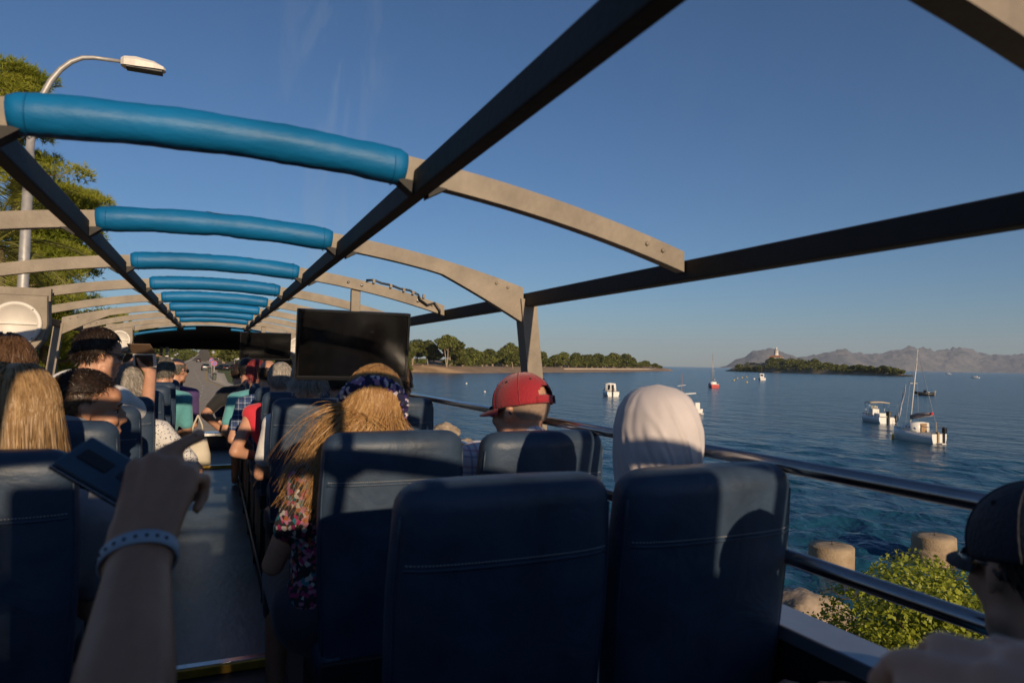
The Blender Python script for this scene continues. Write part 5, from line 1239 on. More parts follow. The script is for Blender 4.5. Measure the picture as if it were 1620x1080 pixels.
def hand_prims(Mh, side, curls, spread=(6, 1, -4, -10), thumb=(35, 20, 15), k=1.0, tdir=(0.75, 0.6, -0.3)):
    """Mh: wrist frame, +y to the fingers, +z back of the hand; side=+1 left hand, -1 right hand (thumb at +x*side)"""
    P = []
    def W(v): return Mh @ Vector((v[0] * side * k, v[1] * k, v[2] * k))
    for dx in (-.016, .016): P.append(('cap', W((dx, -.02, 0)), W((dx * 1.2, .02, 0)), .019 * k, .018 * k))
    for i, (mcp, ph, r) in enumerate(FING):
        P.append(('cap', W((mcp[0] * .6, .012, 0)), W(mcp), .0165 * k, .0118 * k))
        if i < 3: P.append(('cap', W(tuple(a * .75 + b * .0 for a, b in zip(mcp, mcp))), W(tuple((a + b) / 2 for a, b in zip(mcp, FING[i + 1][0]))), .013 * k, .0112 * k))
        a = 0; p = Vector(mcp); sp = rad(spread[i])
        for j in range(3):
            a += rad(curls[i][j]); d = Vector((math.sin(sp) * math.cos(a), math.cos(sp) * math.cos(a), -math.sin(a)))
            q = p + d * ph[j]; r1 = r * (1 - .07 * j); P.append(('cap', W(p), W(q), r1 * k * 1.04, r1 * k * (0.93 if j < 2 else .88))); p = q
    td = Vector(tdir).normalized(); b0 = Vector((.016, .012, -.008)); b1 = b0 + td * .046
    P.append(('cap', W(b0), W(b1), .0175 * k, .0135 * k))
    t2 = (td + Vector((-.25 * thumb[0] / 35, .55, -.1))).normalized(); b2 = b1 + t2 * .032; P.append(('cap', W(b1), W(b2), .0125 * k, .0105 * k))
    t3 = (t2 + Vector((-.3 * thumb[1] / 20, .3, -.05))).normalized(); b3 = b2 + t3 * .024; P.append(('cap', W(b2), W(b3), .0105 * k, .0088 * k))
    return P
RELAX = ((25, 35, 20), (30, 38, 22), (34, 40, 24), (36, 40, 24))
GRIP = ((55, 60, 35), (60, 65, 35), (62, 65, 35), (62, 60, 35))
TENDON = lambda W: [('cap', W((m[0] * .45, .0, .0135)), W((m[0], m[1] - .006, m[2] + .0105)), .0045, .0052) for m, _, _ in FING] + [('cap', W((m[0], m[1] + .002, m[2] + .005)), W((m[0], m[1] + .006, m[2] + .004)), .0105, .0098) for m, _, _ in FING]
def frame(y, z):
    y = Vector(y).normalized(); z = Vector(z); z = (z - y * z.dot(y)).normalized(); x = y.cross(z)
    return Matrix((x, y, z)).transposed().to_4x4()
CR, CU, CF = Vector(CAMR[:, 0]), Vector(CAMR[:, 1]), -Vector(CAMR[:, 2])
CRAN = (Vector((0, -.012, .03)), Vector((.0755, .096, .094)))
def head_prims(HM, neck_to, k=1.0, nr=.056):
    def E(c, r, R=None):
        mm = HM @ Matrix.Scale(k, 4) @ T(*c)
        if R is not None: mm = mm @ R
        return ('ell', mm, r)
    def Cp(a, b, r1, r2): return ('cap', HM @ (Vector(a) * k), HM @ (Vector(b) * k), r1 * k, r2 * k)
    P = [E(CRAN[0], CRAN[1]), E((0, .03, -.035), (.064, .064, .078)), E((0, .052, -.075), (.045, .042, .036)), Cp((0, .078, -.1), (0, .07, -.098), .018, .022),
         Cp((-.05, .015, -.07), (-.02, .068, -.098), .022, .02), Cp((.05, .015, -.07), (.02, .068, -.098), .022, .02),
         Cp((0, .094, .008), (0, .109, -.03), .008, .0105), Cp((-.013, .097, -.035), (.013, .097, -.035), .0085, .0085),
         Cp((-.038, .079, .018), (.038, .079, .018), .013, .013), E((0, .068, .045), (.055, .028, .035)),
         E((-.042, .062, -.028), (.024, .026, .022)), E((.042, .062, -.028), (.024, .026, .022)),
         E((0, .092, -.062), (.024, .011, .0075)), E((0, .089, -.075), (.021, .0115, .008))]
    for s in (-1, 1):
        R = Matrix.Rotation(s * rad(18), 4, 'Z') @ Matrix.Rotation(rad(-10), 4, 'X')
        P += [E((s * .078, -.008, .0), (.0085, .017, .027), R), E((s * .08, -.012, .012), (.007, .0175, .014), R), E((s * .0775, -.002, -.022), (.007, .009, .012), R)]
    nb = HM @ (Vector((0, -.028, -.06)) * k)
    P.append(('cap', nb, Vector(neck_to), nr * k * .97, nr * 1.08)); return P
def hair_ok(kind):
    def f(d):
        x, y, z = d[:, 0], d[:, 1], d[:, 2]
        front = np.where(y > 0.35, 0.42, np.where(y > -0.15, -0.12, -0.62))
        zmin = np.interp(y, [-1, -0.35, -0.1, 0.12, 0.35, 0.6, 1], [-0.62, -0.58, -0.3, -0.12, 0.12, 0.5, 0.62])
        ok = z > zmin
        if kind == 'bald': ok &= (z < 0.42) & (y < 0.45)
        if kind == 'top': ok &= z > 0.3
        if kind == 'sides': ok &= (z < 0.42)
        if kind == 'thin': ok &= ~((z > 0.72) & (y < 0.2) & (y > -0.6))
        return ok
    return f
def hair_mesh(name, HM, m, n, length, kind='full', seed=0, lay=0.75, grav=0.0, curl=0.15, seg=4, width=0.0016, shell=0.006, k=1.0, part=None, obstacles=(), vol=1.04, dirs=None, lift=0.1, ymin=-9.0):
    rg = np.random.default_rng(seed); okf = hair_ok(kind)
    d = rg.normal(size=(n * 4, 3)); d /= np.linalg.norm(d, axis=1)[:, None]; d = d[okf(d)][:n]; n = len(d)
    R = np.array(HM.to_3x3()); t0 = np.array(HM.translation); c = np.array(CRAN[0]); er = np.array(CRAN[1])
    nl = d / er; nl /= np.linalg.norm(nl, axis=1)[:, None]
    p = c + d * er * 1.005
    flow = dirs if dirs is not None else np.array([0.0, -0.75, -0.55])
    fl = np.tile(np.array(flow, float), (n, 1))
    if part == 'crown':      # whorl: hair runs away from the crown
        cr = np.array([0, -0.35, 0.95]); fl = d - cr; fl[:, 2] -= 0.25
    fl += np.stack([np.sign(d[:, 0]) * 0.25, np.zeros(n), np.zeros(n)], 1)
    tang = fl - nl * (fl * nl).sum(1)[:, None]; tang /= np.maximum(np.linalg.norm(tang, axis=1)[:, None], 1e-6)
    v = tang * lay + nl * (1 - lay) + rg.normal(size=(n, 3)) * curl; v /= np.linalg.norm(v, axis=1)[:, None]
    L = length * (0.65 + 0.6 * rg.random(n)) if np.isscalar(length) else length(d, rg)
    step = (L / seg)[:, None]; gl = np.linalg.inv(R) @ np.array([0, 0, -1.0])
    P = [p]; ph = rg.random((n, 3)) * 6.28; lock = np.floor(d * 5 + 10) @ np.array([1.0, 7.0, 13.0])
    lk = np.stack([np.sin(lock * 1.3), np.cos(lock * 2.1), np.sin(lock * 0.7)], 1)
    for s in range(seg):
        v = v + gl * grav + np.sin(ph + s * 1.1) * curl * 0.35 + lk * curl * 0.5
        v /= np.linalg.norm(v, axis=1)[:, None]; p = p + v * step
        q = (p - c) / er; ln = np.linalg.norm(q, axis=1); ins = ln < vol
        q2 = q / np.maximum(ln, 1e-6)[:, None] * (vol + 0.05 * rg.random(n)[:, None]); p = np.where(ins[:, None], c + q2 * er, p)
        q = (p - c) / er; ln = np.linalg.norm(q, axis=1); hi = (ln > vol + lift) & (q[:, 2] > -0.25)
        p = np.where(hi[:, None], c + q / np.maximum(ln, 1e-6)[:, None] * (vol + lift * (0.6 + 0.4 * rg.random(n)))[:, None] * er, p)
        for oc, orr in obstacles:
            oc = np.array(oc); orr = np.array(orr); q = (p - oc) / orr; ln = np.linalg.norm(q, axis=1); ins = ln < 1
            p = np.where(ins[:, None], oc + q / np.maximum(ln, 1e-6)[:, None] * 1.01 * orr, p)
        p = np.stack([p[:, 0], np.maximum(p[:, 1], ymin), p[:, 2]], 1)
        dv = p - P[-1]; v = dv / np.maximum(np.linalg.norm(dv, axis=1)[:, None], 1e-6); P.append(p)
    P = np.stack(P, 1)                                            # n, seg+1, 3
    tg = np.gradient(P, axis=1); tg /= np.maximum(np.linalg.norm(tg, axis=2)[..., None], 1e-6)
    sd = np.cross(tg, (P - c) + rg.normal(size=(n, 1, 3)) * 0.05); sd /= np.maximum(np.linalg.norm(sd, axis=2)[..., None], 1e-6)
    w = width * np.linspace(1, 0.25, seg + 1)[None, :, None] * (0.6 + 0.8 * rg.random((n, 1, 1)))
    A = P - sd * w; B = P + sd * w
    V = np.stack([A, B], 2).reshape(n, (seg + 1) * 2, 3)
    base = (np.arange(n) * (seg + 1) * 2)[:, None, None]; sidx = (np.arange(seg) * 2)[None, :, None]
    F = (base + sidx + np.array([0, 1, 3, 2])[None, None]).reshape(-1, 4); V = V.reshape(-1, 3)
    # scalp shell under the strands
    nu, nv = 40, 24; SV = []; 
    th = np.linspace(0, 2 * np.pi, nu, endpoint=False); ph = np.linspace(0.01, np.pi - 0.01, nv)
    dd = np.array([[math.cos(a) * math.sin(b), math.sin(a) * math.sin(b), math.cos(b)] for b in ph for a in th]); ok = okf(dd)
    SVv = c + dd * (er + shell * (0.4 + 0.6 * ok[:, None])); SF = []
    for i in range(nv - 1):
        for j in range(nu):
            q = (i * nu + j, i * nu + (j + 1) % nu, (i + 1) * nu + (j + 1) % nu, (i + 1) * nu + j)
            if all(ok[x] for x in q): SF.append(q[::-1])
    if SF:
        F = np.concatenate([F, np.array(SF) + len(V)]); V = np.concatenate([V, SVv])
    V = (V * k) @ R.T + t0
    return quick_mesh(name, V, F, m, True)
def HMf(pos, heading, pitch=0, roll=0):
    return Matrix.Translation(pos) @ Matrix.Rotation(-rad(heading), 4, 'Z') @ Matrix.Rotation(rad(pitch), 4, 'X') @ Matrix.Rotation(rad(roll), 4, 'Y')
def local(me, t):
    me.transform(Matrix.Translation(-t.location)); return me
def ik(sh, tgt, l1, l2, pole):
    v = tgt - sh; d = min(v.length, (l1 + l2) * 0.995); u = v.normalized(); a = (l1 * l1 - l2 * l2 + d * d) / (2 * d); h = math.sqrt(max(0, l1 * l1 - a * a))
    pl = Vector(pole); pl = (pl - u * pl.dot(u)).normalized(); return sh + u * a + pl * h, sh + u * d
def person(label, head, seat_y, skin='skin', shirt='grey_cloth', pants='denim', heading=0, pitch=0, roll=0, body_heading=0, voxel=.011, hk=1.0, sleeve=0.55, rh=None, lh=None, rpole=(0.5, -0.3, -1), lpole=(-0.5, -0.3, -1),
           hands=(RELAX, RELAX), hz=(None, None), seat_x=None, legs=True, stand=False, fat=1.0, hvox=None, collar=0.0, neckz=-.165, shz=.06):
    """head: world position of the head centre; seat_y: y of the seat back the person leans on"""
    hp = Vector(head); HM = HMf(hp, heading, pitch, roll)
    sx = hp.x if seat_x is None else seat_x
    hip = Vector((sx, seat_y + 0.30, FLOOR + (0.53 if not stand else 0.86)))
    bx = Vector((math.cos(rad(body_heading)), -math.sin(rad(body_heading)), 0)); by = Vector((math.sin(rad(body_heading)), math.cos(rad(body_heading)), 0)); up = Vector((0, 0, 1))
    neck = HM @ Vector((0, -.05, neckz * hk)); neck.z = min(neck.z, hp.z - .11)
    t = empty('person', (hip.x, hip.y, FLOOR), label, 'person')
    chest = hip.lerp(neck, 0.62) + by * 0.02; belly = hip.lerp(neck, 0.3) + by * 0.03; f = fat
    sh = {s: neck + bx * s * .175 * f - up * shz for s in (1, -1)}
    def torso(i):
        R = Matrix((bx, by, up)).transposed().to_4x4()
        def E(c, r): return ('ell', Matrix.Translation(c) @ R, tuple(q + i for q in r))
        P = [E(hip, (.17 * f, .125 * f, .12)), E(belly, (.155 * f, .12 * f, .17)), E(chest, (.17 * f, .115 * f, .19)), ('cap', neck - up * .03, neck - up * .1, .06 + i, .1 + i)]
        for s in (1, -1): P += [('cap', neck + bx * s * .04 - up * .02, sh[s], .052 + i, .062 + i), ('cap', sh[s], chest + bx * s * .1, .064 + i, .09 + i)]
        return P
    arms = {}
    for s, tgt, pole in ((1, rh, rpole), (-1, lh, lpole)):
        g = Vector(tgt) if tgt is not None else hip + by * .30 + bx * s * .1 + up * .12
        pl = bx * pole[0] + by * pole[1] + up * pole[2]
        el, wr = ik(sh[s], g, .29, .25, pl); arms[s] = (el, wr)
    skinP = head_prims(HM, neck - up * .04, hk, .056 * (0.9 + .1 * f)) + torso(-.012)
    for s in (1, -1):
        el, wr = arms[s]; skinP += [('cap', sh[s], el, .05 * f, .04 * f), ('cap', el, wr, .041 * f, .029)]
        y = (wr - el).normalized(); hzv = hz[0 if s == 1 else 1]; Mh = Matrix.Translation(wr) @ frame(y, hzv or (up + by * 0.1))
        skinP += hand_prims(Mh, -s, hands[0 if s == 1 else 1])
    pantP = []
    kneeL = .44 if not stand else .1
    for s in (1, -1):
        if stand: knee = hip + bx * s * .1 + by * .06 - up * .42; ank = knee - up * .38 - by * .02
        else: knee = hip + by * .43 + bx * s * .11 - up * .02; ank = Vector((knee.x, knee.y + .02, FLOOR + .09))
        hp_ = hip + bx * s * .09
        if legs: skinP += [('cap', hp_, knee, .07, .05), ('cap', knee, ank, .05, .036), ('cap', ank - up * .03, ank + by * .15 - up * .055, .034, .026)]
        pantP += [('cap', hp_, knee, .088, .066), ('cap', knee, ank + up * (.28 if sleeve < .9 else .05), .064, .055)]
    body = link('body', local(remesh('body', skinP, voxel, M[skin]), t), t)
    sp = torso(.006)
    for s in (1, -1):
        el, wr = arms[s]
        if sleeve > 0:
            e1 = sh[s].lerp(el, min(1, sleeve * 1.25)); sp.append(('cap', sh[s], e1, .064 * f, .056 * f))
            if sleeve > 0.8: sp += [('cap', e1, el, .056, .052), ('cap', el, el.lerp(wr, .85), .052, .04)]
    if collar: sp.append(('cap', neck + up * .0, neck + up * collar - by * .012, .066, .062))
    link('shirt', local(remesh('shirt', sp, max(voxel, .014), M[shirt], 3), t), t)
    if legs:
        R = Matrix((bx, by, up)).transposed().to_4x4()
        pantP.append(('ell', Matrix.Translation(hip - up * .03) @ R, (.19 * f, .145 * f, .13)))
        link('trousers', local(remesh('trousers', pantP, .02, M[pants], 3), t), t)
    return t, HM, neck, sh
def add_hair(t, *a, **k): return link('hair', local(hair_mesh('hair', *a, **k), t), t)
def face(t, HM, k=1.0, brow='hair_dark', glasses=False):
    if not glasses:
        for s in (-1, 1):
            mb = MB(); mb.ell(HM @ (Vector((s * .031, .0725, .0)) * k), (.0095 * k,) * 3, 0, 2); mb.build('eye', M['eye'], t, t.location)
            mb = MB(); mb.ell(HM @ (Vector((s * .031, .0795, .0)) * k), (.0055 * k,) * 3, 0, 2); mb.build('iris', M['hair_dark'], t, t.location)
            mb = MB(); mb.tube([HM @ (Vector((s * .015, .0925, .02)) * k), HM @ (Vector((s * .032, .0915, .026)) * k), HM @ (Vector((s * .05, .08, .019)) * k)], [.003 * k, .004 * k, .002 * k], 5); mb.build('eyebrow', M[brow], t, t.location)
            mb = MB(); mb.tube([HM @ (Vector((s * .02, .084, .006)) * k), HM @ (Vector((s * .031, .086, .0085)) * k), HM @ (Vector((s * .043, .078, .006)) * k)], .0018 * k, 5); mb.build('eyelash', M['hair_dark'], t, t.location)
    else:
        g = MB()
        for s in (-1, 1):
            ring = []
            for yy in (.102, .107):
                ring.append([HM @ (Vector((s * .034 + .029 * math.cos(a), yy - abs(s * .034 + .029 * math.cos(a)) ** 2 * 4, .002 + .02 * math.sin(a))) * k) for a in np.linspace(0, 6.2832, 17)[:-1]])
            g.loft(ring)
            g.tube([HM @ (Vector((s * .064, .088, .006)) * k), HM @ (Vector((s * .08, .05, .008)) * k), HM @ (Vector((s * .083, -.012, .012)) * k), HM @ (Vector((s * .081, -.03, -.005)) * k)], .0032 * k, 6)
        g.tube([HM @ (Vector((-.012, .108, .008)) * k), HM @ (Vector((.012, .108, .008)) * k)], .0025 * k, 5)
        g.build('sunglasses', M['glass'], t, t.location)
def cap_hat(t, HM, m, k=1.0, tilt=-8, strap=True, name='cap'):
    Mx = HM @ Matrix.Scale(k, 4) @ T(0, -.008, .028) @ Matrix.Rotation(rad(tilt), 4, 'X')
    er = Vector((.0865, .1075, .1)); nu, nv = 64, 20
    def cp(th, ph, off=0.0):
        x, y, z = math.cos(th) * math.cos(ph), math.sin(th) * math.cos(ph), math.sin(ph)
        puff = 1 + .03 * math.sin(ph * 2) + 0.012 * abs(math.sin(th * 3)) * math.cos(ph)
        return Vector((x * (er.x + off) * puff, y * (er.y + off) * puff, z * (er.z + off)))
    V = []; F = []; hole = lambda th, ph: strap and abs(th - 1.5 * math.pi) < .42 and .1 < ph < .1 + .36 * math.sqrt(max(0, 1 - ((th - 1.5 * math.pi) / .42) ** 2))
    for layer in (0, 1):
        for i in range(nv + 1):
            for j in range(nu):
                th = 2 * math.pi * j / nu; ph = -.12 + (math.pi / 2 + .12) * i / nv; V.append(Mx @ cp(th, min(ph, math.pi / 2 - .01), -.0025 * layer))
    off = (nv + 1) * nu
    for i in range(nv):
        for j in range(nu):
            th = 2 * math.pi * (j + .5) / nu; ph = -.12 + (math.pi / 2 + .12) * (i + .5) / nv
            if hole(th, ph): continue
            q = (i * nu + j, i * nu + (j + 1) % nu, (i + 1) * nu + (j + 1) % nu, (i + 1) * nu + j)
            F.append(q); F.append(tuple(x + off for x in q[::-1]))
    for j in range(nu): F.append((j, off + j, off + (j + 1) % nu, (j + 1) % nu))
    mb = MB(); mb.add(V, F); c = mb.build(name, m, t, t.location)
    mb = MB(); rows = []
    for i in range(9):
        f_ = i / 8; row = []
        for j in range(25):
            a = rad(18 + 144 * j / 24); rr = 1 + 0 * f_
            base = cp(a, -.1, .001); ext = .072 * f_ * math.sin((a - rad(18)) / rad(144) * math.pi) ** .55
            row.append((base.x * (1 + .02 * f_), base.y + ext, base.z - .03 * f_ * f_ * 0.5 - 2.2 * (base.x ** 2) * f_ + .012 * f_))
        rows.append(row)
    up = [[Mx @ Vector(p) for p in r] for r in rows]; dn = [[Mx @ (Vector(p) - Vector((0, 0, .004))) for p in r] for r in rows]
    mb.loft(up, 0, False, False); mb.loft(dn[::-1], 0, False, False); mb.loft([up[-1], dn[-1]], 0, False, False); mb.build('brim', m, c, None if False else t.location)
    mb = MB(); mb.ell(Mx @ Vector((0, 0, er.z)), (.007, .007, .004)); mb.build('button', m, c, t.location)
    mb = MB()
    for j in range(6):
        th = math.pi / 2 + j * math.pi / 3
        mb.tube([Mx @ cp(th, ph, .0006) for ph in np.linspace(.5 if strap and j == 3 else -.1, 1.5, 14)], .0016, 4)
    mb.build('seam', m, c, t.location)
    mb = MB()
    for j in range(6): mb.ell(Mx @ cp(math.pi / 2 + (j + .5) * math.pi / 3, .75, .0005), (.0045,) * 3, 0, 1)
    mb.build('eyelet', M['zip'], c, t.location)
    if strap:
        mb = MB(); mb.loft([[Mx @ cp(1.5 * math.pi + a, p_, o_) for p_, o_ in ((-.12, .002), (.1, .002), (.1, -.003), (-.12, -.003))] for a in np.linspace(-.5, .5, 13)]); mb.build('strap', m, c, t.location)
        mb = MB(); mb.box(-.007, .007, -.002, .003, -.012, .012, 0, 0, Mx @ Matrix.Translation(cp(1.5 * math.pi + .36, -.01, .004)) @ Matrix.Rotation(.36, 4, 'Z')); mb.build('buckle', M['zip'], c, t.location)
    return c

def px(u, v, d): return at_d(u, v, d)
# ---------------- right hand side, nearest first
# headscarf
t, HM, neck, sh = person('person in a white headscarf seated behind the nearest window seat back', px(1036, 700, 1.72), 1.1, 'skin_pale', 'white_cloth', 'white_cloth', 8, 0, 0, seat_x=1.0, sleeve=1.0)
def scarf(t, HM, neck, sh):
    n = 220; rings = []
    hc = HM @ Vector((0, -.012, .02)); sc = (sh[1] + sh[-1]) / 2
    prof = [(.122, .004), (.119, .028), (.11, .055), (.093, .079), (.062, .098), (.018, .108), (-.03, .109), (-.075, .105), (-.11, .1), (-.145, .096), (-.175, .098), (-.205, .115), (-.235, .15), (-.28, .19), (-.36, .205)]
    zs_ = np.concatenate([np.linspace(.122, .0, 16), np.linspace(-.01, -.36, 44)]); pz = [p[0] for p in prof][::-1]; pr = [p[1] for p in prof][::-1]
    for z in zs_:
        ring = []; r = float(np.interp(z, pz, pr)) * .94
        for j in range(n):
            a = 6.2832 * j / n; lo = max(0, (.1 - z) / .3)
            b_ = a + z * 3.2; n1 = mnoise.noise(Vector((math.cos(b_) * 1.9, math.sin(b_) * 1.9, z * 4.0))); n2 = mnoise.noise(Vector((math.cos(a) * 4.2 + 5, math.sin(a) * 4.2, z * 9)))
            crease = math.exp(-((n1 + .05) / .13) ** 2) + .6 * math.exp(-((n1 - .28) / .1) ** 2)
            fold = (.0025 + .009 * min(1, lo)) * (crease - .4) + .0035 * n2 * min(1, lo + .25)
            fold *= min(1, (.124 - z) / .05)
            ex, ey = 1.0, 1.12
            if z < -.15: ex = 1.0 + min(1, (-.15 - z) / .1) * .08; ey = 1.12 - min(1, (-.15 - z) / .1) * .38
            c = hc.lerp(sc, min(1, max(0, (-.1 - z) / .16))); c = Vector((c.x, c.y, hc.z + z))
            ring.append(c + Vector((math.cos(a) * (r * ex + fold), math.sin(a) * (r * ey + fold), .006 * lo * math.sin(a * 6 + 2))))
        rings.append(ring)
    mb = MB(); mb.loft(rings, 0, True, False); mb.loft([rings[0], [sum(rings[0], Vector()) / n] * n], 0, True, False)
    mb.build('headscarf', M['scarf'], t, t.location)
scarf(t, HM, neck, sh)
# red cap
t, HM, neck, sh = person('person in a red baseball cap and sunglasses wearing a white plaid shirt', px(824, 652, 2.55), 1.93, 'skin', 'plaid', 'denim', -24, -3, 2, -10, .008, 1.1, 0.6, seat_x=.93, collar=.05, fat=1.3, neckz=-.135, shz=.02)
cap_hat(t, HM, M['red_cap'], 1.15); face(t, HM, 1.1, 'hair_pepper', True)
add_hair(t, HM, M['stubble'], 300, .003, 'sides', 3, .8, 0, .2, 2, .0005, .0015, 1.1)
# flowered hairband woman
t, HM, neck, sh = person('person with long wavy blonde hair, a dark flowered hairband and a floral blouse', px(586, 648, 2.3), 1.93, 'skin', 'floral', 'denim', 8, 4, 12, 0, .009, .98, .45, seat_x=.36, fat=.9, lh=None)
def longlen(a, b): return lambda d, rg: np.where(d[:, 2] > -2, a + (b - a) * rg.random(len(d)), 0)
add_hair(t, HM, M['hair_honey'], 10500, longlen(.2, .4), 'full', 8, .9, .34, .26, 11, .0010, .010, 1.04, dirs=(-.75, -.6, -.3), ymin=-.175, lift=.16, obstacles=[((0, -.045, -.16), (.07, .075, .1)), ((0, -.05, -.36), (.22, .135, .17))], vol=1.12)
mb = MB(); P = []
for i in range(41):
    a = rad(-12 + 204 * i / 40); P.append(HM @ Vector((math.cos(a) * .094, -.025 - .068 * math.sin(a), .012 + math.sin(a) * .082)))
rr = [.014 + .016 * math.sin(math.pi * i / 40) + .004 * math.sin(i * 2.7) for i in range(41)]; mb.tube(P, rr, 12, flat=None)
for i in range(3, 38, 2):
    for q in range(3): mb.ell(P[i] + Vector((.01 * math.sin(i * q + 1), -.014 + .012 * math.sin(i * 3 + q), .012 * math.cos(i * 2.3 + q))), (.014, .012, .013), 0, 1)
mb.build('hairband', M['scrunch'], t, t.location)
# seat under the screen: white haired person, and the one right of the screen
t, HM, neck, sh = person('person with thick white grey hair partly hidden by the nearer screen', px(489, 604, 4.15), 3.72, 'skin', 'white_cloth', 'denim', 8, 0, 3, voxel=.0135, seat_x=.5, hk=1.08)
add_hair(t, HM, M['hair_white'], 2600, .05, 'full', 12, .7, .15, .2, 5, .002, .016, 1.12, part='crown', vol=1.14)
t, HM, neck, sh = person('person with brown hair and dark glasses by the right edge of the nearer screen', px(630, 610, 4.3), 3.72, 'skin', 'black_cloth', 'denim', 40, 0, 0, voxel=.0135, seat_x=1.0)
add_hair(t, HM, M['hair_brown'], 2000, .045, 'full', 13, .7, .1, .2, 4, .002, .012, 1.0, part='crown', vol=1.1); face(t, HM, 1.0, 'hair_dark', True)
t, HM, neck, sh = person('person with dark hair behind the flowered hairband under the screen', px(536, 606, 5.0), 4.48, 'skin', 'navy_cloth', 'denim', 20, 0, 0, voxel=.0135, seat_x=.93)
add_hair(t, HM, M['hair_dark'], 1200, .03, 'full', 14, .7, .1, .2, 4, .002, .01, 1.0, part='crown')
t, HM, neck, sh = person('person with short grey blond hair and a sleeveless red top, bare arm at the aisle', px(443, 602, 5.05), 4.48, 'skin', 'red_cloth', 'denim', 5, 0, 0, voxel=.0135, seat_x=.46, sleeve=0.0, lh=(.36, 4.98, FLOOR + .62), lpole=(-.45, -.5, -.8))
add_hair(t, HM, M['hair_grey'], 1800, .035, 'full', 15, .85, .1, .15, 4, .002, .008, 1.0, part='crown')
t, HM, neck, sh = person('person with a balding head between red hair and grey blond hair', px(424, 594, 5.8), 5.24, 'skin', 'blue_plaid', 'denim', 0, 0, 0, voxel=.0135, seat_x=.47, lh=(.36, 5.75, FLOOR + .6), lpole=(-.45, -.5, -.8))
add_hair(t, HM, M['hair_dark'], 900, .02, 'bald', 16, .85, .05, .15, 3, .002, .004, 1.0)
t, HM, neck, sh = person('person with dyed red hair seen over the seat backs on the right', px(405, 592, 6.6), 6.0, 'skin', 'teal_cloth', 'denim', 0, 0, 0, voxel=.013, seat_x=.45)
add_hair(t, HM, M['hair_red'], 900, .07, 'full', 17, .85, .2, .15, 5, .0025, .012, 1.0, vol=1.1)
t, HM, neck, sh = person('person dressed in black at the front right with one bare elbow in the aisle', px(391, 586, 7.4), 6.76, 'skin', 'black_cloth', 'black_cloth', 0, 0, 0, voxel=.013, seat_x=.36, lh=(.12, 7.3, FLOOR + .58), lpole=(-1, -.6, -.2), fat=1.12)
add_hair(t, HM, M['hair_black'], 900, .03, 'full', 18, .85, .05, .15, 3, .0025, .012, 1.0, part='crown')
t, HM, neck, sh = person('person in dark blue sitting furthest forward on the right beside the aisle', px(378, 592, 8.1), 7.52, 'skin', 'navy_cloth', 'denim', 0, 0, 0, voxel=.013, seat_x=.42)
add_hair(t, HM, M['hair_dark'], 700, .03, 'full', 19, .85, .05, .15, 3, .0025, .01, 1.0, part='crown')
# ---------------- left hand side
t, HM, neck, sh = person('person with straight blonde hair seated at the lower left, seen from behind', px(24, 668, 2.08), 1.72, 'skin', 'grey_cloth', 'denim', 0, 4, 0, seat_x=-.5, voxel=.01, hk=1.05)
add_hair(t, HM, M['hair_blond'], 11000, longlen(.2, .3), 'full', 21, .93, .45, .09, 10, .0010, .010, 1.1, dirs=(0, -.6, -.5), ymin=-.18, obstacles=[((0, -.045, -.16), (.07, .075, .1)), ((0, -.05, -.36), (.22, .135, .17))], vol=1.1)
t, HM, neck, sh = person('person with brown hair at the left picture edge under the loudspeaker', px(6, 596, 2.75), 2.46, 'skin', 'grey_cloth', 'denim', -20, -25, 0, seat_x=-.86, voxel=.012)
add_hair(t, HM, M['hair_brown'], 2200, .09, 'full', 22, .9, .15, .12, 6, .0018, .01, 1.03, vol=1.08)
t, HM, neck, sh = person('person with a dark faded haircut in profile facing right, wearing a white T-shirt', px(137, 650, 2.72), 2.46, 'skin_tan', 'white_cloth', 'denim', 76, -2, 0, 8, .0075, 1.06, .5, seat_x=-.44)
add_hair(t, HM, M['hair_dark'], 3800, .022, 'top', 23, .45, 0, .35, 3, .0014, .008, 1.07)
add_hair(t, HM, M['hair_brown'], 3000, .007, 'sides', 24, .75, 0, .2, 2, .0006, .0008, 1.075); face(t, HM, 1.06)
ph = px(229, 570, 4.2)
t, HM, neck, sh = person('person half standing with thick dark hair and glasses, raising a phone with both hands', px(157, 561, 3.95), 3.6, 'skin', 'white_cloth', 'denim', 66, -6, 0, 25, .0075, .97, .6, seat_x=-.70, stand=True,
    rh=px(238, 592, 4.2), lh=px(204, 582, 4.3), rpole=(.15, .1, -1), lpole=(-.5, .2, -.8), hands=(GRIP, ((10, 30, 20), (40, 50, 30), (45, 50, 30), (45, 50, 30))), hz=((.5, -.6, -.3), (-.3, -.7, .4)))
add_hair(t, HM, M['hair_dark'], 4200, .035, 'full', 25, .7, .05, .25, 5, .0016, .012, .98, vol=1.1, part='crown'); face(t, HM, .97, 'hair_dark', True)
pt = empty('phone', ph, 'pale phone in an open flip cover held up by the standing dark haired person', 'phone')
rot = Matrix.Rotation(rad(-28), 4, 'Z') @ Matrix.Rotation(rad(10), 4, 'X')
mb = MB(); mb.box(-.065, .065, -.005, .005, -.036, .036, 0, .004, rot); mb.build('case', M['white_plastic'], pt)
mb = MB(); mb.box(-.05, .05, -.007, -.0052, -.031, .031, 0, 0, rot); mb.build('screen', mat('phone_screen', (.05, .03, .02), .15), pt)
mb = MB(); mb.box(-.065, .065, -.003, .003, .0, .072, 0, .002, rot @ T(0, 0, .04) @ Matrix.Rotation(rad(38), 4, 'X')); mb.build('flip_cover', mat('brown_leather', (.16, .1, .06), .6), pt)
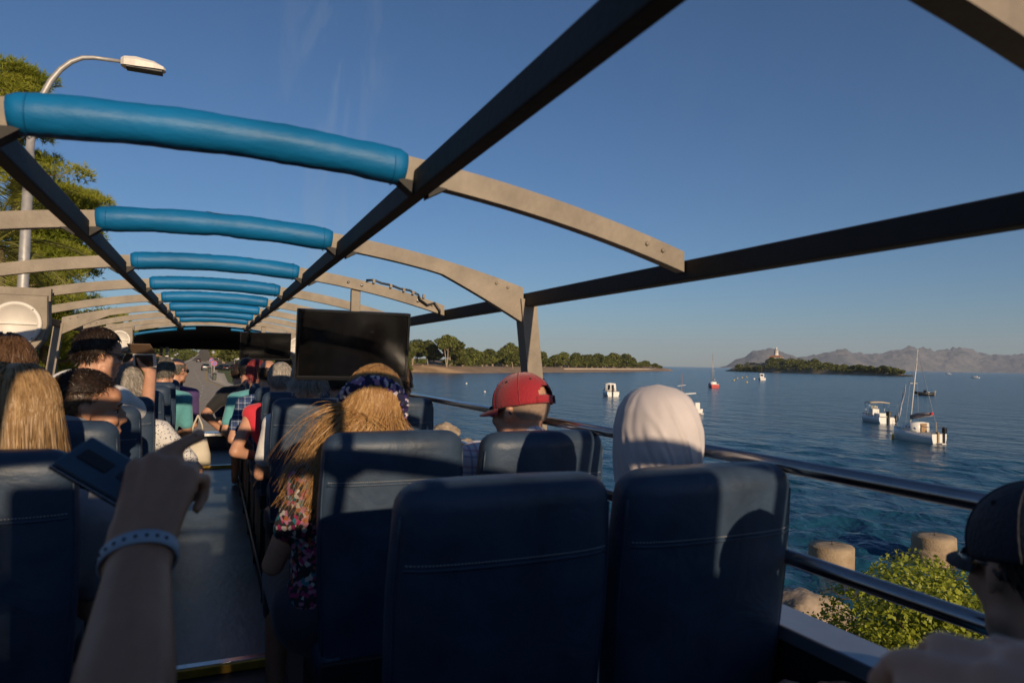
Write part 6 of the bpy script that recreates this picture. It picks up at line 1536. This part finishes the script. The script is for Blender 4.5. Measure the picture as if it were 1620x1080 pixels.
t, HM, neck, sh = person('person with wavy ash grey hair and a white speckled blouse, elbow out in the aisle', px(199, 616, 4.2), 3.94, 'skin_pale', 'speckle', 'denim', 20, 0, 0, voxel=.011, seat_x=-.42, sleeve=.62, rh=(-.26, 4.32, FLOOR + .62), rpole=(1, -.3, -.35), fat=1.06)
add_hair(t, HM, M['hair_grey'], 2800, .05, 'full', 26, .7, .15, .35, 6, .0017, .012, .97, part='crown', vol=1.13)
t, HM, neck, sh = person('person with short dark grey hair and a teal T-shirt seen from behind on the left', px(260, 589, 6.55), 6.2, 'skin', 'teal_cloth', 'denim', 15, 0, 0, voxel=.011, seat_x=-.42, sleeve=.6, rh=(-.3, 6.75, FLOOR + .6), rpole=(.45, -.4, -.8))
add_hair(t, HM, M['hair_pepper'], 2000, .028, 'full', 27, .8, .05, .18, 4, .002, .006, 1.02, part='crown')
t, HM, neck, sh = person('person with a balding head and sunglasses in a purple shirt, furthest forward on the left', px(280, 587, 7.3), 6.96, 'skin', 'purple_cloth', 'denim', 38, 0, 0, voxel=.011, seat_x=-.40, sleeve=.6, rh=(-.28, 7.5, FLOOR + .6), rpole=(.45, -.4, -.8))
add_hair(t, HM, M['hair_pepper'], 900, .014, 'bald', 28, .85, .05, .15, 3, .002, .003, 1.02); face(t, HM, 1.0, 'hair_dark', True)
# white handbag in the aisle
hb = px(312, 700, 6.6); bg = empty('handbag', (hb.x, hb.y, hb.z - .1), 'cream handbag with long straps hanging in the aisle beside the teal T-shirt', 'handbag')
mb = MB(); mb.loft([[(w * math.copysign(abs(math.cos(a)) ** .6, math.cos(a)), d * math.sin(a) * 1.0, z) for a in np.linspace(0, 6.2832, 21)[:-1]] for z, w, d in ((-.1, .1, .05), (-.09, .115, .06), (0, .11, .05), (.08, .09, .03), (.14, .075, .015))]); mb.build('pouch', mat('cream_leather', (.5, .45, .36), .6, var=.1, scale=9), bg)
for s in (-1, 1):
    mb = MB(); mb.tube([(s * .05, 0, .13), (s * .035, .0, .25), (0, 0, .34)], .008, 6); mb.build('strap', bpy.data.materials['cream_leather'], bg)
# ---------------- foreground: dark cap at the right, two hands
t, HM, neck, sh = person('person in a dark baseball cap and glasses cut off by the right picture edge', px(1650, 905, 1.24), 0.34, 'skin', 'teal_cloth', 'denim', 24, -4, 0, 15, .008, .96, .6, seat_x=1.02)
cap_hat(t, HM, M['navy_cap'], .98, -6); face(t, HM, .96, 'hair_dark', True); add_hair(t, HM, M['hair_dark'], 2400, .03, 'sides', 31, .9, .1, .1, 3, .0012, .006, .96)

def arm_person(label, seat, side, wrist, Mh, elbow, skin, shirt, curls, voxel, hk=1.0, tdir=(.75, .6, -.3), spread=(6, 1, -4, -10), head=None):
    """a rear passenger of whom only one arm reaches into the picture"""
    t = empty('person', (seat.x, seat.y, FLOOR), label, 'person')
    hip = Vector((seat.x, seat.y, FLOOR + .53)); neck = hip + Vector((0, -.06, .5)); hp = neck + Vector((0, .04, .16)); HM = HMf(hp, 0)
    s = side; sh = neck + Vector((s * .175, 0, -.06)); other = neck + Vector((-s * .175, 0, -.06))
    P = hand_prims(Mh, -s, curls, spread, k=hk, tdir=tdir) + TENDON(lambda v: Mh @ Vector((v[0] * -s * hk, v[1] * hk, v[2] * hk)))
    P += [('cap', elbow, elbow.lerp(wrist, .35), .042 * hk, .043 * hk), ('cap', elbow.lerp(wrist, .35), elbow.lerp(wrist, .93), .043 * hk, .029 * hk), ('cap', sh, elbow, .054, .042)]
    R = frame(wrist - elbow, Mh.to_3x3() @ Vector((0, 0, 1)))
    P += [('ell', Matrix.Translation(elbow.lerp(wrist, .92)) @ R, (.034 * hk, .05, .026 * hk))]
    P += head_prims(HM, neck - Vector((0, 0, .04))) + [('cap', neck - Vector((0, 0, .05)), hip.lerp(neck, .5), .1, .12), ('cap', hip.lerp(neck, .5), hip, .12, .13), ('cap', neck, sh, .05, .055), ('cap', neck, other, .05, .055)]
    e2 = other + Vector((-s * .06, .08, -.27)); w2 = e2 + Vector((s * .08, .22, -.05)); P += [('cap', other, e2, .05, .04), ('cap', e2, w2, .04, .028)] + hand_prims(Matrix.Translation(w2) @ frame(w2 - e2, (0, 0, 1)), s, RELAX)
    for q in (-1, 1):
        hh = hip + Vector((q * .09, 0, 0)); kn = hh + Vector((q * .03, .42, -.02)); an = Vector((kn.x, kn.y, FLOOR + .09)); P += [('cap', hh, kn, .07, .05), ('cap', kn, an, .05, .036), ('cap', an, an + Vector((0, .15, -.05)), .034, .026)]
    link('body', local(remesh('body', P, voxel, M[skin], 3), t), t)
    up = Vector((0, 0, 1)); S = [('cap', neck - up * .05, hip.lerp(neck, .5), .112, .135), ('cap', hip.lerp(neck, .5), hip, .135, .145), ('cap', neck - up * .02, sh, .062, .068), ('cap', neck - up * .02, other, .062, .068), ('cap', sh, sh.lerp(elbow, .55), .068, .06), ('cap', other, other.lerp(e2, .6), .066, .06)]
    link('shirt', local(remesh('shirt', S, .014, M[shirt], 3), t), t)
    Q = []
    for q in (-1, 1):
        hh = hip + Vector((q * .09, 0, 0)); kn = hh + Vector((q * .03, .42, -.02)); an = Vector((kn.x, kn.y, FLOOR + .09)); Q += [('cap', hh, kn, .088, .066), ('cap', kn, an, .064, .055)]
    link('trousers', local(remesh('trousers', Q, .016, M['denim'], 3), t), t)
    add_hair(t, HM, M['hair_dark'], 1200, .03, 'full', 40, .8, .05, .2, 3, .002, .008, 1.0, part='crown')
    return t, sh
wrist = px(222, 862, .93); elbow = px(188, 1150, .80)
elbow = wrist + (elbow - wrist).normalized() * .265
yh = -CR * .06 + CU * .76 + CF * .62; zh = CU * .62 - CF * .78 - CR * .02
Mh = Matrix.Translation(wrist) @ frame(yh, zh)
t, shp = arm_person('person reaching out from the lower left with a pointing finger and a pale wristband', Vector((-.50, .46, 0)), 1, wrist, Mh, elbow, 'skin_tan', 'grey_cloth',
    ((24, 8, 4), (58, 80, 50), (62, 84, 50), (62, 84, 50)), .0052, 1.12, tdir=(.55, .55, -.75), spread=(-30, -8, -8, -8))
mb = MB()
def finger_tip(i, crl, sp):
    mcp, phl, r = FING[i]; a = 0; p = Vector(mcp)
    for j in range(3):
        a += rad(crl[j]); d = Vector((math.sin(rad(sp)) * math.cos(a), math.cos(rad(sp)) * math.cos(a), -math.sin(a))); p = p + d * phl[j]
    return p, d
tipp, tipd = finger_tip(0, (24, 8, 4), -30); q0 = tipp - tipd * .006 + Vector((0, 0, .0066)); q1 = tipp + tipd * .006 + Vector((0, 0, .0052))
mb.tube([Mh @ Vector((-q.x * 1.12, q.y * 1.12, q.z * 1.12)) for q in (q0, (q0 + q1) / 2 + Vector((0, 0, .0008)), q1)], [.0052, .0058, .0042], 10, flat=.0 + 1.0); mb.build('fingernail', M['skin_pale'], t, t.location)
bc = elbow.lerp(wrist, .93); R = Matrix.Translation(bc) @ frame(wrist - elbow, Mh.to_3x3() @ Vector((0, 0, 1)))
mb = MB(); mb.loft([[R @ Vector((math.cos(a) * (.0395 + o), yy, math.sin(a) * (.032 + o))) for yy, o in ((-.009, .0), (-.009, .0025), (.009, .0025), (.009, .0))] for a in np.linspace(0, 6.2832, 41)], 0, True, False); wb = mb.build('wristband', mat('pale_blue_rubber', (.34, .40, .46), .6), t, t.location)
mb = MB()
for a in np.linspace(.5, 2.7, 9): mb.ell(R @ Vector((math.cos(a) * .0418, 0, math.sin(a) * .0343)), (.0025,) * 3, 0, 1)
mb.build('band_hole', M['zip'], wb, t.location)
fp = px(186, 753, 1.02); L = (CR * .80 - CU * .52 + CF * .1).normalized(); Wd = (-CR * .24 - CU * .2 - CF * .95); Wd = (Wd - L * Wd.dot(L)).normalized(); Nn = L.cross(Wd)
if Nn.dot(CU) < 0: Nn = -Nn
Rm = Matrix((Wd, L, Nn)).transposed().to_4x4()
fph = empty('phone', fp, 'dark slim phone gripped in the pointing hand at the lower left', 'phone')
mb = MB(); mb.box(-.036, .036, -.064, .064, -.0035, .0035, 0, .003, Rm); mb.build('case', mat('navy_phone', (.05, .085, .12), .25, .3), fph)
mb = MB(); mb.box(-.0375, .0375, -.0655, .0655, -.0085, -.0034, 0, .001, Rm); mb.build('metal_edge', M['steel'], fph)
mb = MB(); mb.box(-.011, .011, -.052, -.012, .0035, .0055, 0, .001, Rm); mb.build('camera_bump', M['black'], fph)
mb = MB(); mb.box(-.007, .007, .0, .012, .0035, .0042, 0, 0, Rm); mb.build('flash', M['dark_plastic'], fph)
wrist = px(1640, 1130, .50); Mh = Matrix.Translation(wrist) @ frame(-CR * .80 + CU * .42 + CF * .42, CU * .62 - CF * .78 - CR * .1)
Mh = Matrix.Translation(px(1995, 1305, .52)) @ frame(-CR * .62 + CU * .30 + CF * .70, CU * .75 - CF * .62); wrist = Mh.translation.copy()
arm_person('person behind the lower right corner resting one hand on the empty seat back', Vector((.62, -.55, 0)), 1, wrist, Mh, wrist + Vector((.12, -.22, -.10)), 'skin_pale', 'navy_cloth', ((28, 45, 25), (26, 45, 25), (26, 45, 25), (28, 45, 25)), .006, 1.1, tdir=(.5, .7, -.6), spread=(7, 2, -3, -9))
